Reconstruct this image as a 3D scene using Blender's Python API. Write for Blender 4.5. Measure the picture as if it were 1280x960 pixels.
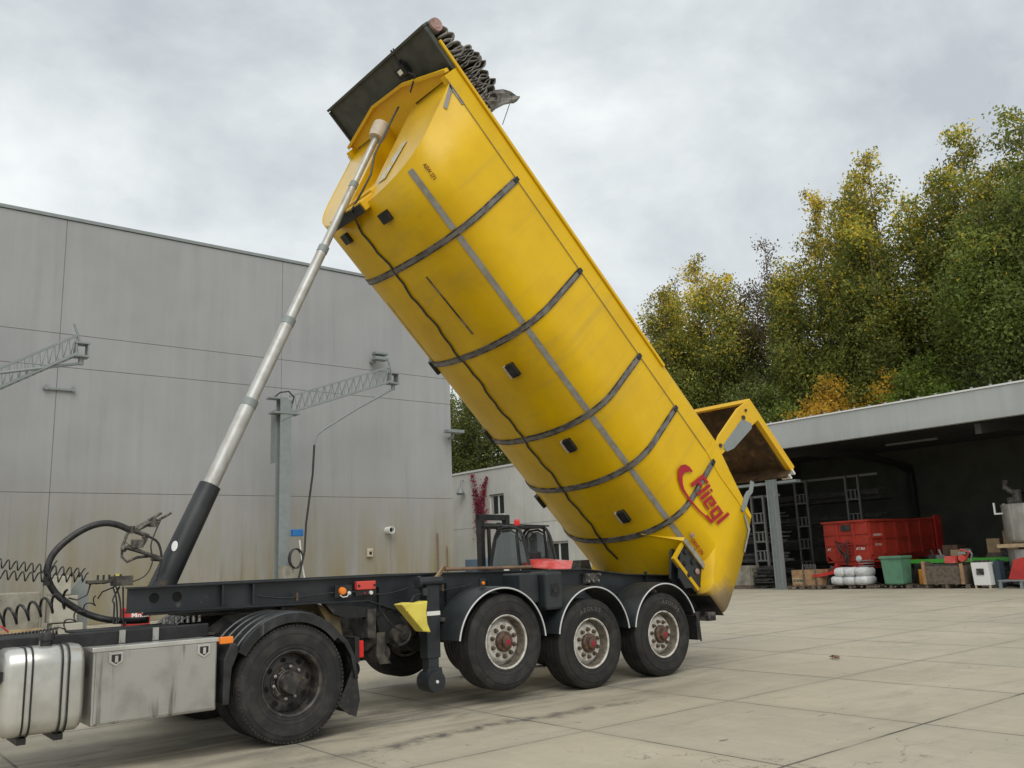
import bpy, math, random
import numpy as np
from mathutils import Matrix, Vector
R = math.radians
pi = math.pi
random.seed(7)
rng = np.random.default_rng(11)
for o in list(bpy.data.objects):
    bpy.data.objects.remove(o)
scene = bpy.context.scene
col = scene.collection

# ---------------- camera, world, sun, exposure ----------------
def setup_camera():
    f = 1086.37; p, r, y = R(11.49774), R(-2.33919), R(50.74334)
    fw = Vector((math.cos(p)*math.cos(y), math.cos(p)*math.sin(y), math.sin(p)))
    rt = Vector((math.sin(y), -math.cos(y), 0)); up = rt.cross(fw)
    c, s = math.cos(r), math.sin(r)
    rt2 = c*rt + s*up; up2 = -s*rt + c*up
    cam = bpy.data.cameras.new('camera'); co = bpy.data.objects.new('camera', cam); col.objects.link(co)
    cam.sensor_width = 36; cam.lens = f*36/1280; cam.clip_end = 3000; cam.clip_start = .1
    M = Matrix((rt2, up2, -fw)).transposed().to_4x4(); M.translation = (0, 0, 1.55)
    co.matrix_world = M
    scene.camera = co
setup_camera()

SUN_EL, SUN_AZ = 48, 238     # degrees; azimuth measured from +X towards +Y
wld = bpy.data.worlds.new("World"); scene.world = wld; wld.use_nodes = True
nt = wld.node_tree; nt.nodes.clear()
N = nt.nodes.new; L = nt.links.new
out = N('ShaderNodeOutputWorld'); bg = N('ShaderNodeBackground'); bg.inputs['Strength'].default_value = .1
sky = N('ShaderNodeTexSky'); sky.sky_type = 'NISHITA'; sky.sun_disc = False
sky.sun_elevation = R(SUN_EL); sky.sun_rotation = R(90-SUN_AZ); sky.dust_density = 3
tc = N('ShaderNodeTexCoord'); mp = N('ShaderNodeMapping'); mp.inputs['Scale'].default_value = (1.0, 1.0, 1.6)
mp.inputs['Location'].default_value = (3.1, 1.2, .4)
L(tc.outputs['Generated'], mp.inputs['Vector'])
nz = N('ShaderNodeTexNoise'); nz.inputs['Scale'].default_value = 2.9; nz.inputs['Detail'].default_value = 7
nz.inputs['Roughness'].default_value = .56; nz.inputs['Distortion'].default_value = .15
L(mp.outputs['Vector'], nz.inputs['Vector'])
rp = N('ShaderNodeValToRGB'); e = rp.color_ramp.elements
e[0].position = .34; e[0].color = (.49, .53, .565, 1); e[1].position = .64; e[1].color = (.84, .88, .875, 1)
m_ = rp.color_ramp.elements.new(.48); m_.color = (.645, .685, .705, 1)
L(nz.outputs['Fac'], rp.inputs['Fac'])
sc = N('ShaderNodeVectorMath'); sc.operation = 'SCALE'; sc.inputs['Scale'].default_value = 10.2
L(rp.outputs['Color'], sc.inputs[0])
mx = N('ShaderNodeMixRGB'); mx.inputs['Fac'].default_value = .94
L(sky.outputs['Color'], mx.inputs[1]); L(sc.outputs['Vector'], mx.inputs[2])
L(mx.outputs['Color'], bg.inputs['Color']); L(bg.outputs[0], out.inputs['Surface'])

sl = bpy.data.lights.new('sun', 'SUN'); sl.energy = 1.5; sl.angle = R(45); sl.color = (1, .965, .9)
so = bpy.data.objects.new('sun', sl); col.objects.link(so)
sd = Vector((math.cos(R(SUN_EL))*math.cos(R(SUN_AZ)), math.cos(R(SUN_EL))*math.sin(R(SUN_AZ)), math.sin(R(SUN_EL))))
so.rotation_euler = sd.to_track_quat('Z', 'Y').to_euler(); so.location = sd*50
vs = scene.view_settings
scene.display_settings.display_device = 'sRGB'
vs.view_transform = 'Standard'; vs.look = 'None'; vs.gamma = 1; vs.exposure = 0.17
vs.use_curve_mapping = False

# ---------------- materials ----------------
def lin(c):
    return tuple(((x/255/12.92) if x/255 <= .04045 else ((x/255+.055)/1.055)**2.4) for x in c) + (1,)
def mat(name, c, rough=.6, metal=0, c2=None, scale=4, detail=5, lo=.4, hi=.65, bump=0, bscale=30, streak=None,
        dirt=None, dscale=2, dlo=.55, dhi=.7, coat=0, emit=0, alpha=None, trans=0, coords='Object'):
    m = bpy.data.materials.new(name); m.use_nodes = True
    t = m.node_tree; b = t.nodes['Principled BSDF']
    b.inputs['Roughness'].default_value = rough; b.inputs['Metallic'].default_value = metal
    b.inputs['Coat Weight'].default_value = coat; b.inputs['Coat Roughness'].default_value = .12
    c = tuple(c[:3])+(1,)
    b.inputs['Base Color'].default_value = c
    if trans: b.inputs['Transmission Weight'].default_value = trans
    if emit:
        b.inputs['Emission Color'].default_value = c; b.inputs['Emission Strength'].default_value = emit
    src = None
    co_ = t.nodes.new('ShaderNodeTexCoord').outputs[coords]
    def noise(scale, vec, det=5, rg=.55):
        n = t.nodes.new('ShaderNodeTexNoise'); n.inputs['Scale'].default_value = scale; n.inputs['Detail'].default_value = det
        n.inputs['Roughness'].default_value = rg; t.links.new(vec, n.inputs['Vector']); return n.outputs['Fac']
    def ramp(f, lo, hi):
        r = t.nodes.new('ShaderNodeMapRange'); r.inputs[1].default_value = lo; r.inputs[2].default_value = hi
        r.interpolation_type = 'SMOOTHSTEP'; t.links.new(f, r.inputs[0]); return r.outputs[0]
    def mix(f, a, bb):
        x = t.nodes.new('ShaderNodeMixRGB'); t.links.new(f, x.inputs[0])
        for i, v in ((1, a), (2, bb)):
            if isinstance(v, tuple): x.inputs[i].default_value = tuple(v[:3])+(1,)
            else: t.links.new(v, x.inputs[i])
        return x.outputs[0]
    cur = c
    if c2: cur = mix(ramp(noise(scale, co_, detail), lo, hi), cur, c2)
    if streak:   # (colour, scale, lo, hi) streaks running down local Z
        mpn = t.nodes.new('ShaderNodeMapping'); mpn.inputs['Scale'].default_value = (1, 1, .07); t.links.new(co_, mpn.inputs[0])
        cur = mix(ramp(noise(streak[1], mpn.outputs[0], 6), streak[2], streak[3]), cur, streak[0])
    if dirt: cur = mix(ramp(noise(dscale, co_, 9, .65), dlo, dhi), cur, dirt)
    if not isinstance(cur, tuple): t.links.new(cur, b.inputs['Base Color'])
    if bump:
        bn = t.nodes.new('ShaderNodeBump'); bn.inputs['Strength'].default_value = bump; bn.inputs['Distance'].default_value = .02
        t.links.new(noise(bscale, co_, 6, .6), bn.inputs['Height']); t.links.new(bn.outputs[0], b.inputs['Normal'])
    m['cur'] = 0
    return m
M = {}
M['chassis'] = mat('dark_blue_grey_paint', (.013, .0165, .0195), .45, c2=(.024, .029, .032), scale=3, dirt=(.10, .095, .08), dscale=5, dlo=.6, dhi=.8, bump=.05)
M['black'] = mat('black_steel', (.008, .0085, .009), .55, c2=(.02, .02, .02), scale=6, dirt=(.09, .08, .065), dscale=7, dlo=.6, dhi=.8)
M['grime'] = mat('greasy_dirty_steel', (.03, .028, .025), .7, c2=(.09, .08, .065), scale=9, bump=.2, bscale=40)
M['rubber'] = mat('tyre_rubber', (.011, .0105, .010), .75, c2=(.024, .022, .019), scale=7, dirt=(.075, .066, .053), dscale=4, dlo=.58, dhi=.85, bump=.15, bscale=60)
M['rubber2'] = mat('worn_tyre_rubber', (.016, .015, .0145), .76, c2=(.033, .031, .027), scale=8, dirt=(.012, .012, .012), dscale=3, dlo=.5, dhi=.62, bump=.12, bscale=60)
M['rubsoft'] = mat('black_hose_rubber', (.012, .012, .012), .45, c2=(.03, .028, .026), scale=20)
M['mudguard'] = mat('mudguard_plastic', (.017, .021, .023), .45, c2=(.026, .031, .033), scale=3, dirt=(.10, .10, .09), dscale=6, dlo=.62, dhi=.85, bump=.06)
M['mudguard2'] = mat('glossy_black_mudguard', (.009, .010, .011), .3, c2=(.03, .032, .034), scale=5, streak=((.14, .14, .13), 9, .6, .75))
M['whitetrim'] = mat('white_trim', (.55, .55, .55), .5)
M['rimwhite'] = mat('chalky_wheel_paint', (.58, .56, .51), .6, c2=(.40, .36, .30), scale=12, dirt=(.10, .06, .04), dscale=14, dlo=.57, dhi=.70, bump=.1)
M['rimbrown'] = mat('dusty_rim_steel', (.17, .15, .12), .6, c2=(.09, .07, .05), scale=12, dirt=(.05, .04, .03), dscale=16)
M['rimdark'] = mat('dark_rim_steel', (.022, .021, .02), .5, c2=(.07, .06, .05), scale=9, dirt=(.15, .13, .11), dscale=16, dlo=.58, dhi=.75)
M['hub'] = mat('greasy_hub', (.05, .03, .02), .55, c2=(.13, .065, .035), scale=20, bump=.1)
M['nut'] = mat('steel_nut', (.4, .4, .38), .35, .7, c2=(.15, .12, .1), scale=40)
M['nutrust'] = mat('rusty_nut', (.07, .05, .035), .6, c2=(.12, .08, .05), scale=40)
M['redcap'] = mat('red_marking', (.28, .008, .03), .5)
M['alu'] = mat('brushed_aluminium', (.47, .46, .43), .38, .75, c2=(.36, .35, .32), scale=3, streak=((.16, .155, .14), 9, .54, .66), bump=.03)
M['tank'] = mat('aluminium_tank', (.62, .61, .57), .34, .7, c2=(.50, .49, .45), scale=3, streak=((.3, .28, .25), 5, .6, .8))
M['steelpol'] = mat('chromed_cylinder', (.48, .48, .46), .42, .35, c2=(.40, .39, .36), scale=6, streak=((.25, .22, .17), 8, .5, .8))
M['galv'] = mat('galvanised_steel', (.25, .275, .27), .6, .2, c2=(.225, .25, .245), scale=5, bump=.03)
M['inlay'] = mat('grey_band_inlay', (.17, .155, .14), .45, c2=(.09, .08, .072), scale=7)
M['greysteel'] = mat('grey_steel_band', (.02, .018, .016), .5, .3, c2=(.16, .15, .14), scale=8)
M['reflstripe'] = mat('grey_reflective_tape', (.30, .29, .27), .45, c2=(.24, .22, .18), scale=9)
M['orange'] = mat('amber_lens', (.75, .20, .02), .3, emit=.12)
M['redlens'] = mat('red_lens', (.55, .01, .01), .2, emit=.15)
M['redbox'] = mat('red_plastic', (.62, .07, .05), .5)
M['white'] = mat('white_paint', (.7, .7, .68), .5)
M['cream'] = mat('cream_cover', (.55, .47, .36), .55, c2=(.42, .36, .27), scale=8)
M['chock'] = mat('yellow_plastic', (.72, .60, .10), .55, c2=(.6, .5, .08), scale=6, dirt=(.2, .17, .08), dscale=9, dlo=.62, dhi=.8)
M['tarp'] = mat('dirty_tarpaulin', (.21, .195, .17), .7, c2=(.10, .09, .08), scale=4, dirt=(.32, .30, .26), dscale=8, bump=.3, bscale=18)
M['rollpink'] = mat('faded_roll_end', (.40, .25, .22), .6, c2=(.25, .15, .13), scale=18)
M['platform'] = mat('grey_platform_paint', (.058, .062, .052), .5, c2=(.035, .038, .032), scale=5, dirt=(.12, .12, .1), dscale=9, dlo=.62, dhi=.8)
M['rust'] = mat('muddy_rusty_plate', (.075, .045, .022), .8, c2=(.035, .022, .013), scale=4, dirt=(.17, .105, .05), dscale=5, dlo=.5, dhi=.72, bump=.4, bscale=12)
M['logo'] = mat('logo_red', (.36, .004, .014), .55)
M['logoshade'] = mat('logo_white_outline', (.75, .72, .65), .4)
M['wood'] = mat('raw_timber', (.36, .22, .11), .8, c2=(.25, .15, .08), scale=6, bump=.1)
M['woodpale'] = mat('pale_timber', (.45, .34, .2), .8, c2=(.33, .24, .14), scale=6, bump=.1)
M['wooddark'] = mat('weathered_timber', (.14, .11, .085), .85, c2=(.09, .07, .055), scale=8)
M['card'] = mat('cardboard', (.36, .25, .15), .85, c2=(.28, .19, .11), scale=3)
M['bag'] = mat('white_sacks', (.62, .63, .63), .55, c2=(.5, .51, .52), scale=7, bump=.2, bscale=9)
M['green'] = mat('green_plastic', (.10, .24, .15), .5, c2=(.08, .19, .12), scale=3)
M['beamgreen'] = mat('bright_green_paint', (.06, .36, .04), .45)
M['redfarm'] = mat('red_trailer_paint', (.46, .045, .025), .55, c2=(.36, .035, .02), scale=2, dirt=(.2, .05, .03), dscale=5, dlo=.55, dhi=.75)
M['redpaint'] = mat('red_machine_paint', (.5, .035, .03), .45, c2=(.4, .03, .025), scale=3)
M['redfade'] = mat('faded_red_bonnet', (.55, .06, .05), .35, c2=(.6, .14, .12), scale=4)
M['glass'] = mat('window_glass', (.16, .19, .19), .05, 0, trans=.55)
M['dglass'] = mat('dark_window_glass', (.03, .035, .035), .08)
M['blue'] = mat('blue_plastic', (.02, .15, .42), .5)
M['inox'] = mat('silver_tank_steel', (.42, .42, .40), .42, .5, c2=(.33, .33, .32), scale=3, streak=((.55, .55, .52), 7, .5, .7))
M['darkpile'] = mat('dark_scrap', (.03, .03, .028), .75, c2=(.07, .066, .06), scale=6)
M['rack'] = mat('grey_rack_steel', (.22, .22, .21), .6, .3)
M['orangebox'] = mat('orange_plastic', (.55, .22, .02), .5)
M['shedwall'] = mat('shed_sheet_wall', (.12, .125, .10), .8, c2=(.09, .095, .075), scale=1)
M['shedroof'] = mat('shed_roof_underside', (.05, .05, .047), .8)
M['curtain'] = mat('grey_curtain', (.42, .41, .37), .9)
M['bark'] = mat('bark', (.20, .175, .14), .9, c2=(.12, .10, .08), scale=5, bump=.3)
M['grass'] = mat('bank_grass', (.05, .06, .02), .9, c2=(.07, .055, .03), scale=1)
M['concblock'] = mat('concrete_block', (.30, .28, .23), .85, c2=(.2, .19, .15), scale=3, dirt=(.12, .1, .07), dscale=4, bump=.2)
M['pipebrown'] = mat('brown_pipe', (.22, .13, .08), .6, c2=(.14, .09, .06), scale=8)
M['text'] = mat('white_lettering', (.75, .75, .72), .5)
M['texttyre'] = mat('tyre_lettering', (.075, .068, .058), .8)
M['textdark'] = mat('dark_lettering', (.03, .03, .03), .6)

# yellow body paint: grime towards the rear lip and faint scuffs, in the body's own coordinates
def yellow(coat=0, spec=.32, nm='yellow_body_paint'):
    m = mat(nm, (.73, .455, .001), .36, c2=(.66, .40, .001), scale=1.2, coat=coat)
    t = m.node_tree; b = t.nodes['Principled BSDF']; b.inputs['Specular IOR Level'].default_value = spec
    prev = b.inputs['Base Color'].links[0].from_socket
    tc = t.nodes.new('ShaderNodeTexCoord'); sx = t.nodes.new('ShaderNodeSeparateXYZ'); t.links.new(tc.outputs['Object'], sx.inputs[0])
    def math_(op, a, bb=None, cc=None):
        n = t.nodes.new('ShaderNodeMath'); n.operation = op
        for i, v in enumerate((a, bb, cc)):
            if v is None: continue
            if isinstance(v, (int, float)): n.inputs[i].default_value = v
            else: t.links.new(v, n.inputs[i])
        return n.outputs[0]
    def mr(v, a, bb):
        n = t.nodes.new('ShaderNodeMapRange'); n.inputs[1].default_value = a; n.inputs[2].default_value = bb
        t.links.new(v, n.inputs[0]); return n.outputs[0]
    n = t.nodes.new('ShaderNodeTexNoise'); n.inputs['Scale'].default_value = 3.0; n.inputs['Detail'].default_value = 10; n.inputs['Roughness'].default_value = .65
    t.links.new(tc.outputs['Object'], n.inputs['Vector'])
    # local x = -u ; rear is x>-0.3 ; low is z<-1.3
    rear = math_('MULTIPLY', mr(sx.outputs['X'], -.75, .1), mr(sx.outputs['Z'], -.9, -1.8))
    f = mr(math_('ADD', rear, math_('MULTIPLY', n.outputs['Fac'], .9)), .82, 1.15)
    mx = t.nodes.new('ShaderNodeMixRGB'); t.links.new(f, mx.inputs[0]); t.links.new(prev, mx.inputs[1]); mx.inputs[2].default_value = (.30, .22, .13, 1)
    # scratches and spots
    mp = t.nodes.new('ShaderNodeMapping'); mp.inputs['Scale'].default_value = (1.2, 1, 7); t.links.new(tc.outputs['Object'], mp.inputs[0])
    n2 = t.nodes.new('ShaderNodeTexNoise'); n2.inputs['Scale'].default_value = 3.5; n2.inputs['Detail'].default_value = 12; n2.inputs['Roughness'].default_value = .75
    t.links.new(mp.outputs[0], n2.inputs['Vector'])
    mx2 = t.nodes.new('ShaderNodeMixRGB'); t.links.new(mr(n2.outputs['Fac'], .675, .73), mx2.inputs[0]); t.links.new(mx.outputs[0], mx2.inputs[1]); mx2.inputs[2].default_value = (.20, .13, .03, 1)
    # patchy brownish tone, stronger towards the bottom of the tub
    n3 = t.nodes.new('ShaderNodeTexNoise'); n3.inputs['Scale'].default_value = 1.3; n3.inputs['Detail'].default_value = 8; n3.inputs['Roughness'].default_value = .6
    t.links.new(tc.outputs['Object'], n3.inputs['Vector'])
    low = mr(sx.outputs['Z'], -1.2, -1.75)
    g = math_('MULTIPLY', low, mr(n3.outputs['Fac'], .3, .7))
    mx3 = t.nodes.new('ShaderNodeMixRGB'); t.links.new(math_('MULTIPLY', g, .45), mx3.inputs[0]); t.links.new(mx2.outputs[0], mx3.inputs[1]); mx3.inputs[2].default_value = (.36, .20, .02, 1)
    mp4 = t.nodes.new('ShaderNodeMapping'); mp4.inputs['Scale'].default_value = (1, .3, .06); t.links.new(tc.outputs['Object'], mp4.inputs[0])
    n4 = t.nodes.new('ShaderNodeTexNoise'); n4.inputs['Scale'].default_value = 5; n4.inputs['Detail'].default_value = 9; n4.inputs['Roughness'].default_value = .65
    t.links.new(mp4.outputs[0], n4.inputs['Vector'])
    mx4 = t.nodes.new('ShaderNodeMixRGB'); t.links.new(math_('MULTIPLY', mr(n4.outputs['Fac'], .54, .74), .42), mx4.inputs[0]); t.links.new(mx3.outputs[0], mx4.inputs[1]); mx4.inputs[2].default_value = (.40, .27, .05, 1)
    n5 = t.nodes.new('ShaderNodeTexNoise'); n5.inputs['Scale'].default_value = 38; n5.inputs['Detail'].default_value = 3; t.links.new(tc.outputs['Object'], n5.inputs['Vector'])
    mx5 = t.nodes.new('ShaderNodeMixRGB'); t.links.new(math_('MULTIPLY', mr(n5.outputs['Fac'], .74, .78), .7), mx5.inputs[0]); t.links.new(mx4.outputs[0], mx5.inputs[1]); mx5.inputs[2].default_value = (.18, .11, .03, 1)
    t.links.new(mx5.outputs[0], b.inputs['Base Color'])
    r = t.nodes.new('ShaderNodeMapRange'); r.inputs[1].default_value = .3; r.inputs[2].default_value = .75; r.inputs[3].default_value = .26; r.inputs[4].default_value = .5
    t.links.new(n3.outputs['Fac'], r.inputs[0]); t.links.new(r.outputs[0], b.inputs['Roughness'])
    bp = t.nodes.new('ShaderNodeBump'); bp.inputs['Strength'].default_value = .22; bp.inputs['Distance'].default_value = .06
    t.links.new(n3.outputs['Fac'], bp.inputs['Height']); t.links.new(bp.outputs[0], b.inputs['Normal'])
    return m
M['yellow'] = yellow(); M['yellowgloss'] = yellow(.9, .6, 'glossy_yellow_front')
M['yellowgloss'].node_tree.nodes['Principled BSDF'].inputs['Coat Roughness'].default_value = .3
M['yellow2'] = mat('yellow_trim_paint', (.70, .43, .0015), .5, c2=(.7, .4, .006), scale=3, dirt=(.25, .16, .05), dscale=7, dlo=.64, dhi=.8)

# concrete walls: world z based staining
def wallmat(name, base, dark, stain, s_lo, s_hi, stain_amt=.8):
    m = bpy.data.materials.new(name); m.use_nodes = True; t = m.node_tree; b = t.nodes['Principled BSDF']; b.inputs['Roughness'].default_value = .85
    g = t.nodes.new('ShaderNodeNewGeometry'); sx = t.nodes.new('ShaderNodeSeparateXYZ'); t.links.new(g.outputs['Position'], sx.inputs[0])
    def noise(scale, sc3, det=7, rg=.6):
        mp = t.nodes.new('ShaderNodeMapping'); mp.inputs['Scale'].default_value = sc3; t.links.new(g.outputs['Position'], mp.inputs[0])
        n = t.nodes.new('ShaderNodeTexNoise'); n.inputs['Scale'].default_value = scale; n.inputs['Detail'].default_value = det; n.inputs['Roughness'].default_value = rg
        t.links.new(mp.outputs[0], n.inputs['Vector']); return n.outputs['Fac']
    def mr(v, a, bb, c=0, d=1):
        n = t.nodes.new('ShaderNodeMapRange'); 
        for i, q in enumerate((a, bb, c, d)): n.inputs[i+1].default_value = q
        t.links.new(v, n.inputs[0]); return n.outputs[0]
    def mix(f, a, bb, bt='MIX'):
        x = t.nodes.new('ShaderNodeMixRGB'); x.blend_type = bt
        for i, v in enumerate((f, a, bb)):
            if isinstance(v, (tuple, float)): x.inputs[i].default_value = v if isinstance(v, float) else tuple(v)+(1,)
            else: t.links.new(v, x.inputs[i])
        return x.outputs[0]
    def mul(a, bb):
        n = t.nodes.new('ShaderNodeMath'); n.operation = 'MULTIPLY'
        for i, v in enumerate((a, bb)):
            if isinstance(v, float): n.inputs[i].default_value = v
            else: t.links.new(v, n.inputs[i])
        return n.outputs[0]
    c = mix(mr(noise(.35, (1, 1, 1)), .35, .7), base, dark)
    c = mix(mul(mr(noise(2.2, (1, 1, .06)), .45, .75), .35), c, tuple(x*1.2 for x in base))
    c = mix(mul(mr(noise(3.1, (1, 1, .05)), .55, .8), .35), c, tuple(x*.62 for x in base))
    zf = mr(sx.outputs['Z'], s_hi, s_lo)
    st = mul(mul(zf, mr(noise(1.4, (1, 1, .10)), .25, .6)), stain_amt)
    c = mix(st, c, stain)
    c = mix(mul(mul(zf, mr(noise(5, (1, 1, .05)), .58, .8)), .5), c, tuple(x*.45 for x in stain))
    t.links.new(c, b.inputs['Base Color'])
    bp = t.nodes.new('ShaderNodeBump'); bp.inputs['Strength'].default_value = .15; bp.inputs['Distance'].default_value = .02
    t.links.new(noise(6, (1, 1, .5)), bp.inputs['Height']); t.links.new(bp.outputs[0], b.inputs['Normal'])
    return m
M['hall'] = wallmat('grey_precast_panel', (.335, .336, .338), (.29, .291, .293), (.245, .205, .11), .8, 5.2, 1.0)
M['low'] = wallmat('pale_precast_panel', (.66, .66, .62), (.50, .50, .46), (.34, .33, .28), .5, 3.4, .5)
M['fascia'] = wallmat('concrete_fascia', (.40, .42, .41), (.33, .35, .34), (.26, .27, .25), 5.3, 5.9, .7)
M['hole'] = mat('dark_hole', (.003, .003, .003), .9)
M['seam'] = mat('panel_joint', (.16, .16, .15), .9)

def groundmat():
    m = bpy.data.materials.new('concrete_slab_yard'); m.use_nodes = True; t = m.node_tree; b = t.nodes['Principled BSDF']
    g = t.nodes.new('ShaderNodeNewGeometry'); sx = t.nodes.new('ShaderNodeSeparateXYZ'); t.links.new(g.outputs['Position'], sx.inputs[0])
    def noise(scale, sc3=(1, 1, 1), det=8, rg=.6, dist=0):
        mp = t.nodes.new('ShaderNodeMapping'); mp.inputs['Scale'].default_value = sc3; t.links.new(g.outputs['Position'], mp.inputs[0])
        n = t.nodes.new('ShaderNodeTexNoise'); n.inputs['Scale'].default_value = scale; n.inputs['Detail'].default_value = det; n.inputs['Roughness'].default_value = rg; n.inputs['Distortion'].default_value = dist
        t.links.new(mp.outputs[0], n.inputs['Vector']); return n.outputs['Fac']
    def m2(op, a, bb=0.0, cc=None):
        n = t.nodes.new('ShaderNodeMath'); n.operation = op
        for i, v in enumerate((a, bb, cc)):
            if v is None: continue
            if isinstance(v, (float, int)): n.inputs[i].default_value = v
            else: t.links.new(v, n.inputs[i])
        return n.outputs[0]
    def mr(v, a, bb, c=0, d=1):
        n = t.nodes.new('ShaderNodeMapRange')
        for i, q in enumerate((a, bb, c, d)): n.inputs[i+1].default_value = q
        t.links.new(v, n.inputs[0]); return n.outputs[0]
    def mix(f, a, bb):
        x = t.nodes.new('ShaderNodeMixRGB')
        for i, v in enumerate((f, a, bb)):
            if isinstance(v, (tuple, float)): x.inputs[i].default_value = v if isinstance(v, float) else tuple(v)+(1,)
            else: t.links.new(v, x.inputs[i])
        return x.outputs[0]
    wob = m2('MULTIPLY', m2('SUBTRACT', noise(1.7), .5), .03)
    xs = m2('ADD', sx.outputs['X'], wob); ys = m2('ADD', sx.outputs['Y'], wob)
    u = m2('DIVIDE', m2('SUBTRACT', xs, 5.77-2.08*40), 2.08); v = m2('DIVIDE', m2('SUBTRACT', ys, 4.08-2.1*40), 2.1)
    fu = m2('FRACT', u); fv = m2('FRACT', v)
    du = m2('MULTIPLY', m2('MINIMUM', fu, m2('SUBTRACT', 1.0, fu)), 2.08)
    dv = m2('MULTIPLY', m2('MINIMUM', fv, m2('SUBTRACT', 1.0, fv)), 2.1)
    # per-slab id
    cb = t.nodes.new('ShaderNodeCombineXYZ'); t.links.new(m2('FLOOR', u), cb.inputs[0]); t.links.new(m2('FLOOR', v), cb.inputs[1])
    wn = t.nodes.new('ShaderNodeTexWhiteNoise'); wn.noise_dimensions = '3D'; t.links.new(cb.outputs[0], wn.inputs['Vector'])
    base = mix(mr(noise(.45, det=10), .3, .7), (.455, .405, .30), (.345, .308, .232))
    base = mix(m2('MULTIPLY', mr(noise(2.6, (1, .35, 1), 10, .7), .5, .75), .5), base, (.51, .455, .35))
    base = mix(m2('MULTIPLY', mr(noise(1.1, (.3, 1.2, 1), 10, .7, 1.5), .52, .75), .6), base, (.255, .222, .165))
    base = mix(m2('MULTIPLY', mr(noise(14, det=10, rg=.75), .55, .8), .45), base, (.24, .22, .18))
    base = mix(m2('MULTIPLY', wn.outputs['Value'], .22), base, (.30, .285, .24))
    # oil and tyre-drip stains near the vehicle line
    base = mix(m2('MULTIPLY', mr(noise(7, (1, .25, 1), 12, .8, .8), .5, .72), .35), base, (.55, .485, .375))
    base = mix(m2('MULTIPLY', mr(noise(2.2, (.25, 1, 1), 12, .75, 2.5), .55, .68), .4), base, (.25, .225, .17))
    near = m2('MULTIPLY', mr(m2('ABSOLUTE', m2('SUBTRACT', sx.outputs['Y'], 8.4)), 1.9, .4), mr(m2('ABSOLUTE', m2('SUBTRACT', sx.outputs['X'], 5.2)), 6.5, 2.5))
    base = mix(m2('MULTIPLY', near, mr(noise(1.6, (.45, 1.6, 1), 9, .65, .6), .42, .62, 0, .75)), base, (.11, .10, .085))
    sp = mr(noise(5.5, (.6, 1.4, 1), 3, .5), .70, .74)
    base = mix(m2('MULTIPLY', sp, .7), base, (.10, .09, .075))
    wl_ = m2('ADD', sx.outputs['Y'], m2('MULTIPLY', m2('SUBTRACT', noise(1.3, (1, .2, 1), 6, .6), .5), 1.1))
    wet = m2('MULTIPLY', mr(m2('ABSOLUTE', m2('SUBTRACT', wl_, 7.05)), .16, .03), mr(m2('ABSOLUTE', m2('SUBTRACT', sx.outputs['X'], 5.4)), 2.6, 1.2))
    base = mix(m2('MULTIPLY', m2('MULTIPLY', wet, mr(noise(6, det=8, rg=.7), .38, .6)), .85), base, (.06, .055, .05))
    ty_ = m2('ADD', m2('MULTIPLY', sx.outputs['X'], .35), sx.outputs['Y'])
    trk = m2('MULTIPLY', mr(m2('ABSOLUTE', m2('SUBTRACT', m2('FRACT', m2('MULTIPLY', ty_, .31)), .5)), .10, .02), mr(noise(1.2, (.3, 1, 1), 9, .7), .5, .68))
    base = mix(m2('MULTIPLY', trk, .35), base, (.20, .18, .14))
    vo = t.nodes.new('ShaderNodeTexVoronoi'); vo.feature = 'DISTANCE_TO_EDGE'; vo.inputs['Scale'].default_value = .38
    vm = t.nodes.new('ShaderNodeVectorMath'); vm.operation = 'ADD'; nn_ = t.nodes.new('ShaderNodeTexNoise'); nn_.inputs['Scale'].default_value = 2.5; nn_.inputs['Detail'].default_value = 8
    t.links.new(g.outputs['Position'], nn_.inputs['Vector']); t.links.new(g.outputs['Position'], vm.inputs[0]); t.links.new(nn_.outputs['Color'], vm.inputs[1]); t.links.new(vm.outputs[0], vo.inputs['Vector'])
    crk = m2('MULTIPLY', mr(vo.outputs['Distance'], .0035, .001), mr(noise(.35, det=2), .52, .58))
    base = mix(m2('MULTIPLY', crk, .6), base, (.10, .09, .07))
    # joints
    brk = mr(noise(.8, det=3), .35, .55, .35, 1)
    j1 = mr(du, .016, .006); j2 = mr(dv, .020, .007)
    md = m2('MODULO', m2('ROUND', v), 3.0); strong = m2('ADD', m2('MULTIPLY', m2('COMPARE', md, 1.0, .2), .45), .55)
    j = m2('MULTIPLY', m2('MAXIMUM', m2('MULTIPLY', j1, .85), m2('MULTIPLY', j2, strong)), brk)
    halo = m2('MULTIPLY', mr(m2('MINIMUM', du, dv), .14, .01), .22)
    base = mix(halo, base, (.22, .2, .16))
    base = mix(j, base, (.055, .05, .04))
    t.links.new(base, b.inputs['Base Color'])
    t.links.new(mr(noise(3), .3, .7, .62, .9), b.inputs['Roughness'])
    bp = t.nodes.new('ShaderNodeBump'); bp.inputs['Strength'].default_value = .35; bp.inputs['Distance'].default_value = .012
    h = m2('SUBTRACT', noise(18, det=8, rg=.7), m2('MULTIPLY', j, 1.5))
    t.links.new(h, bp.inputs['Height']); t.links.new(bp.outputs[0], b.inputs['Normal'])
    return m
M['ground'] = groundmat()

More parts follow.
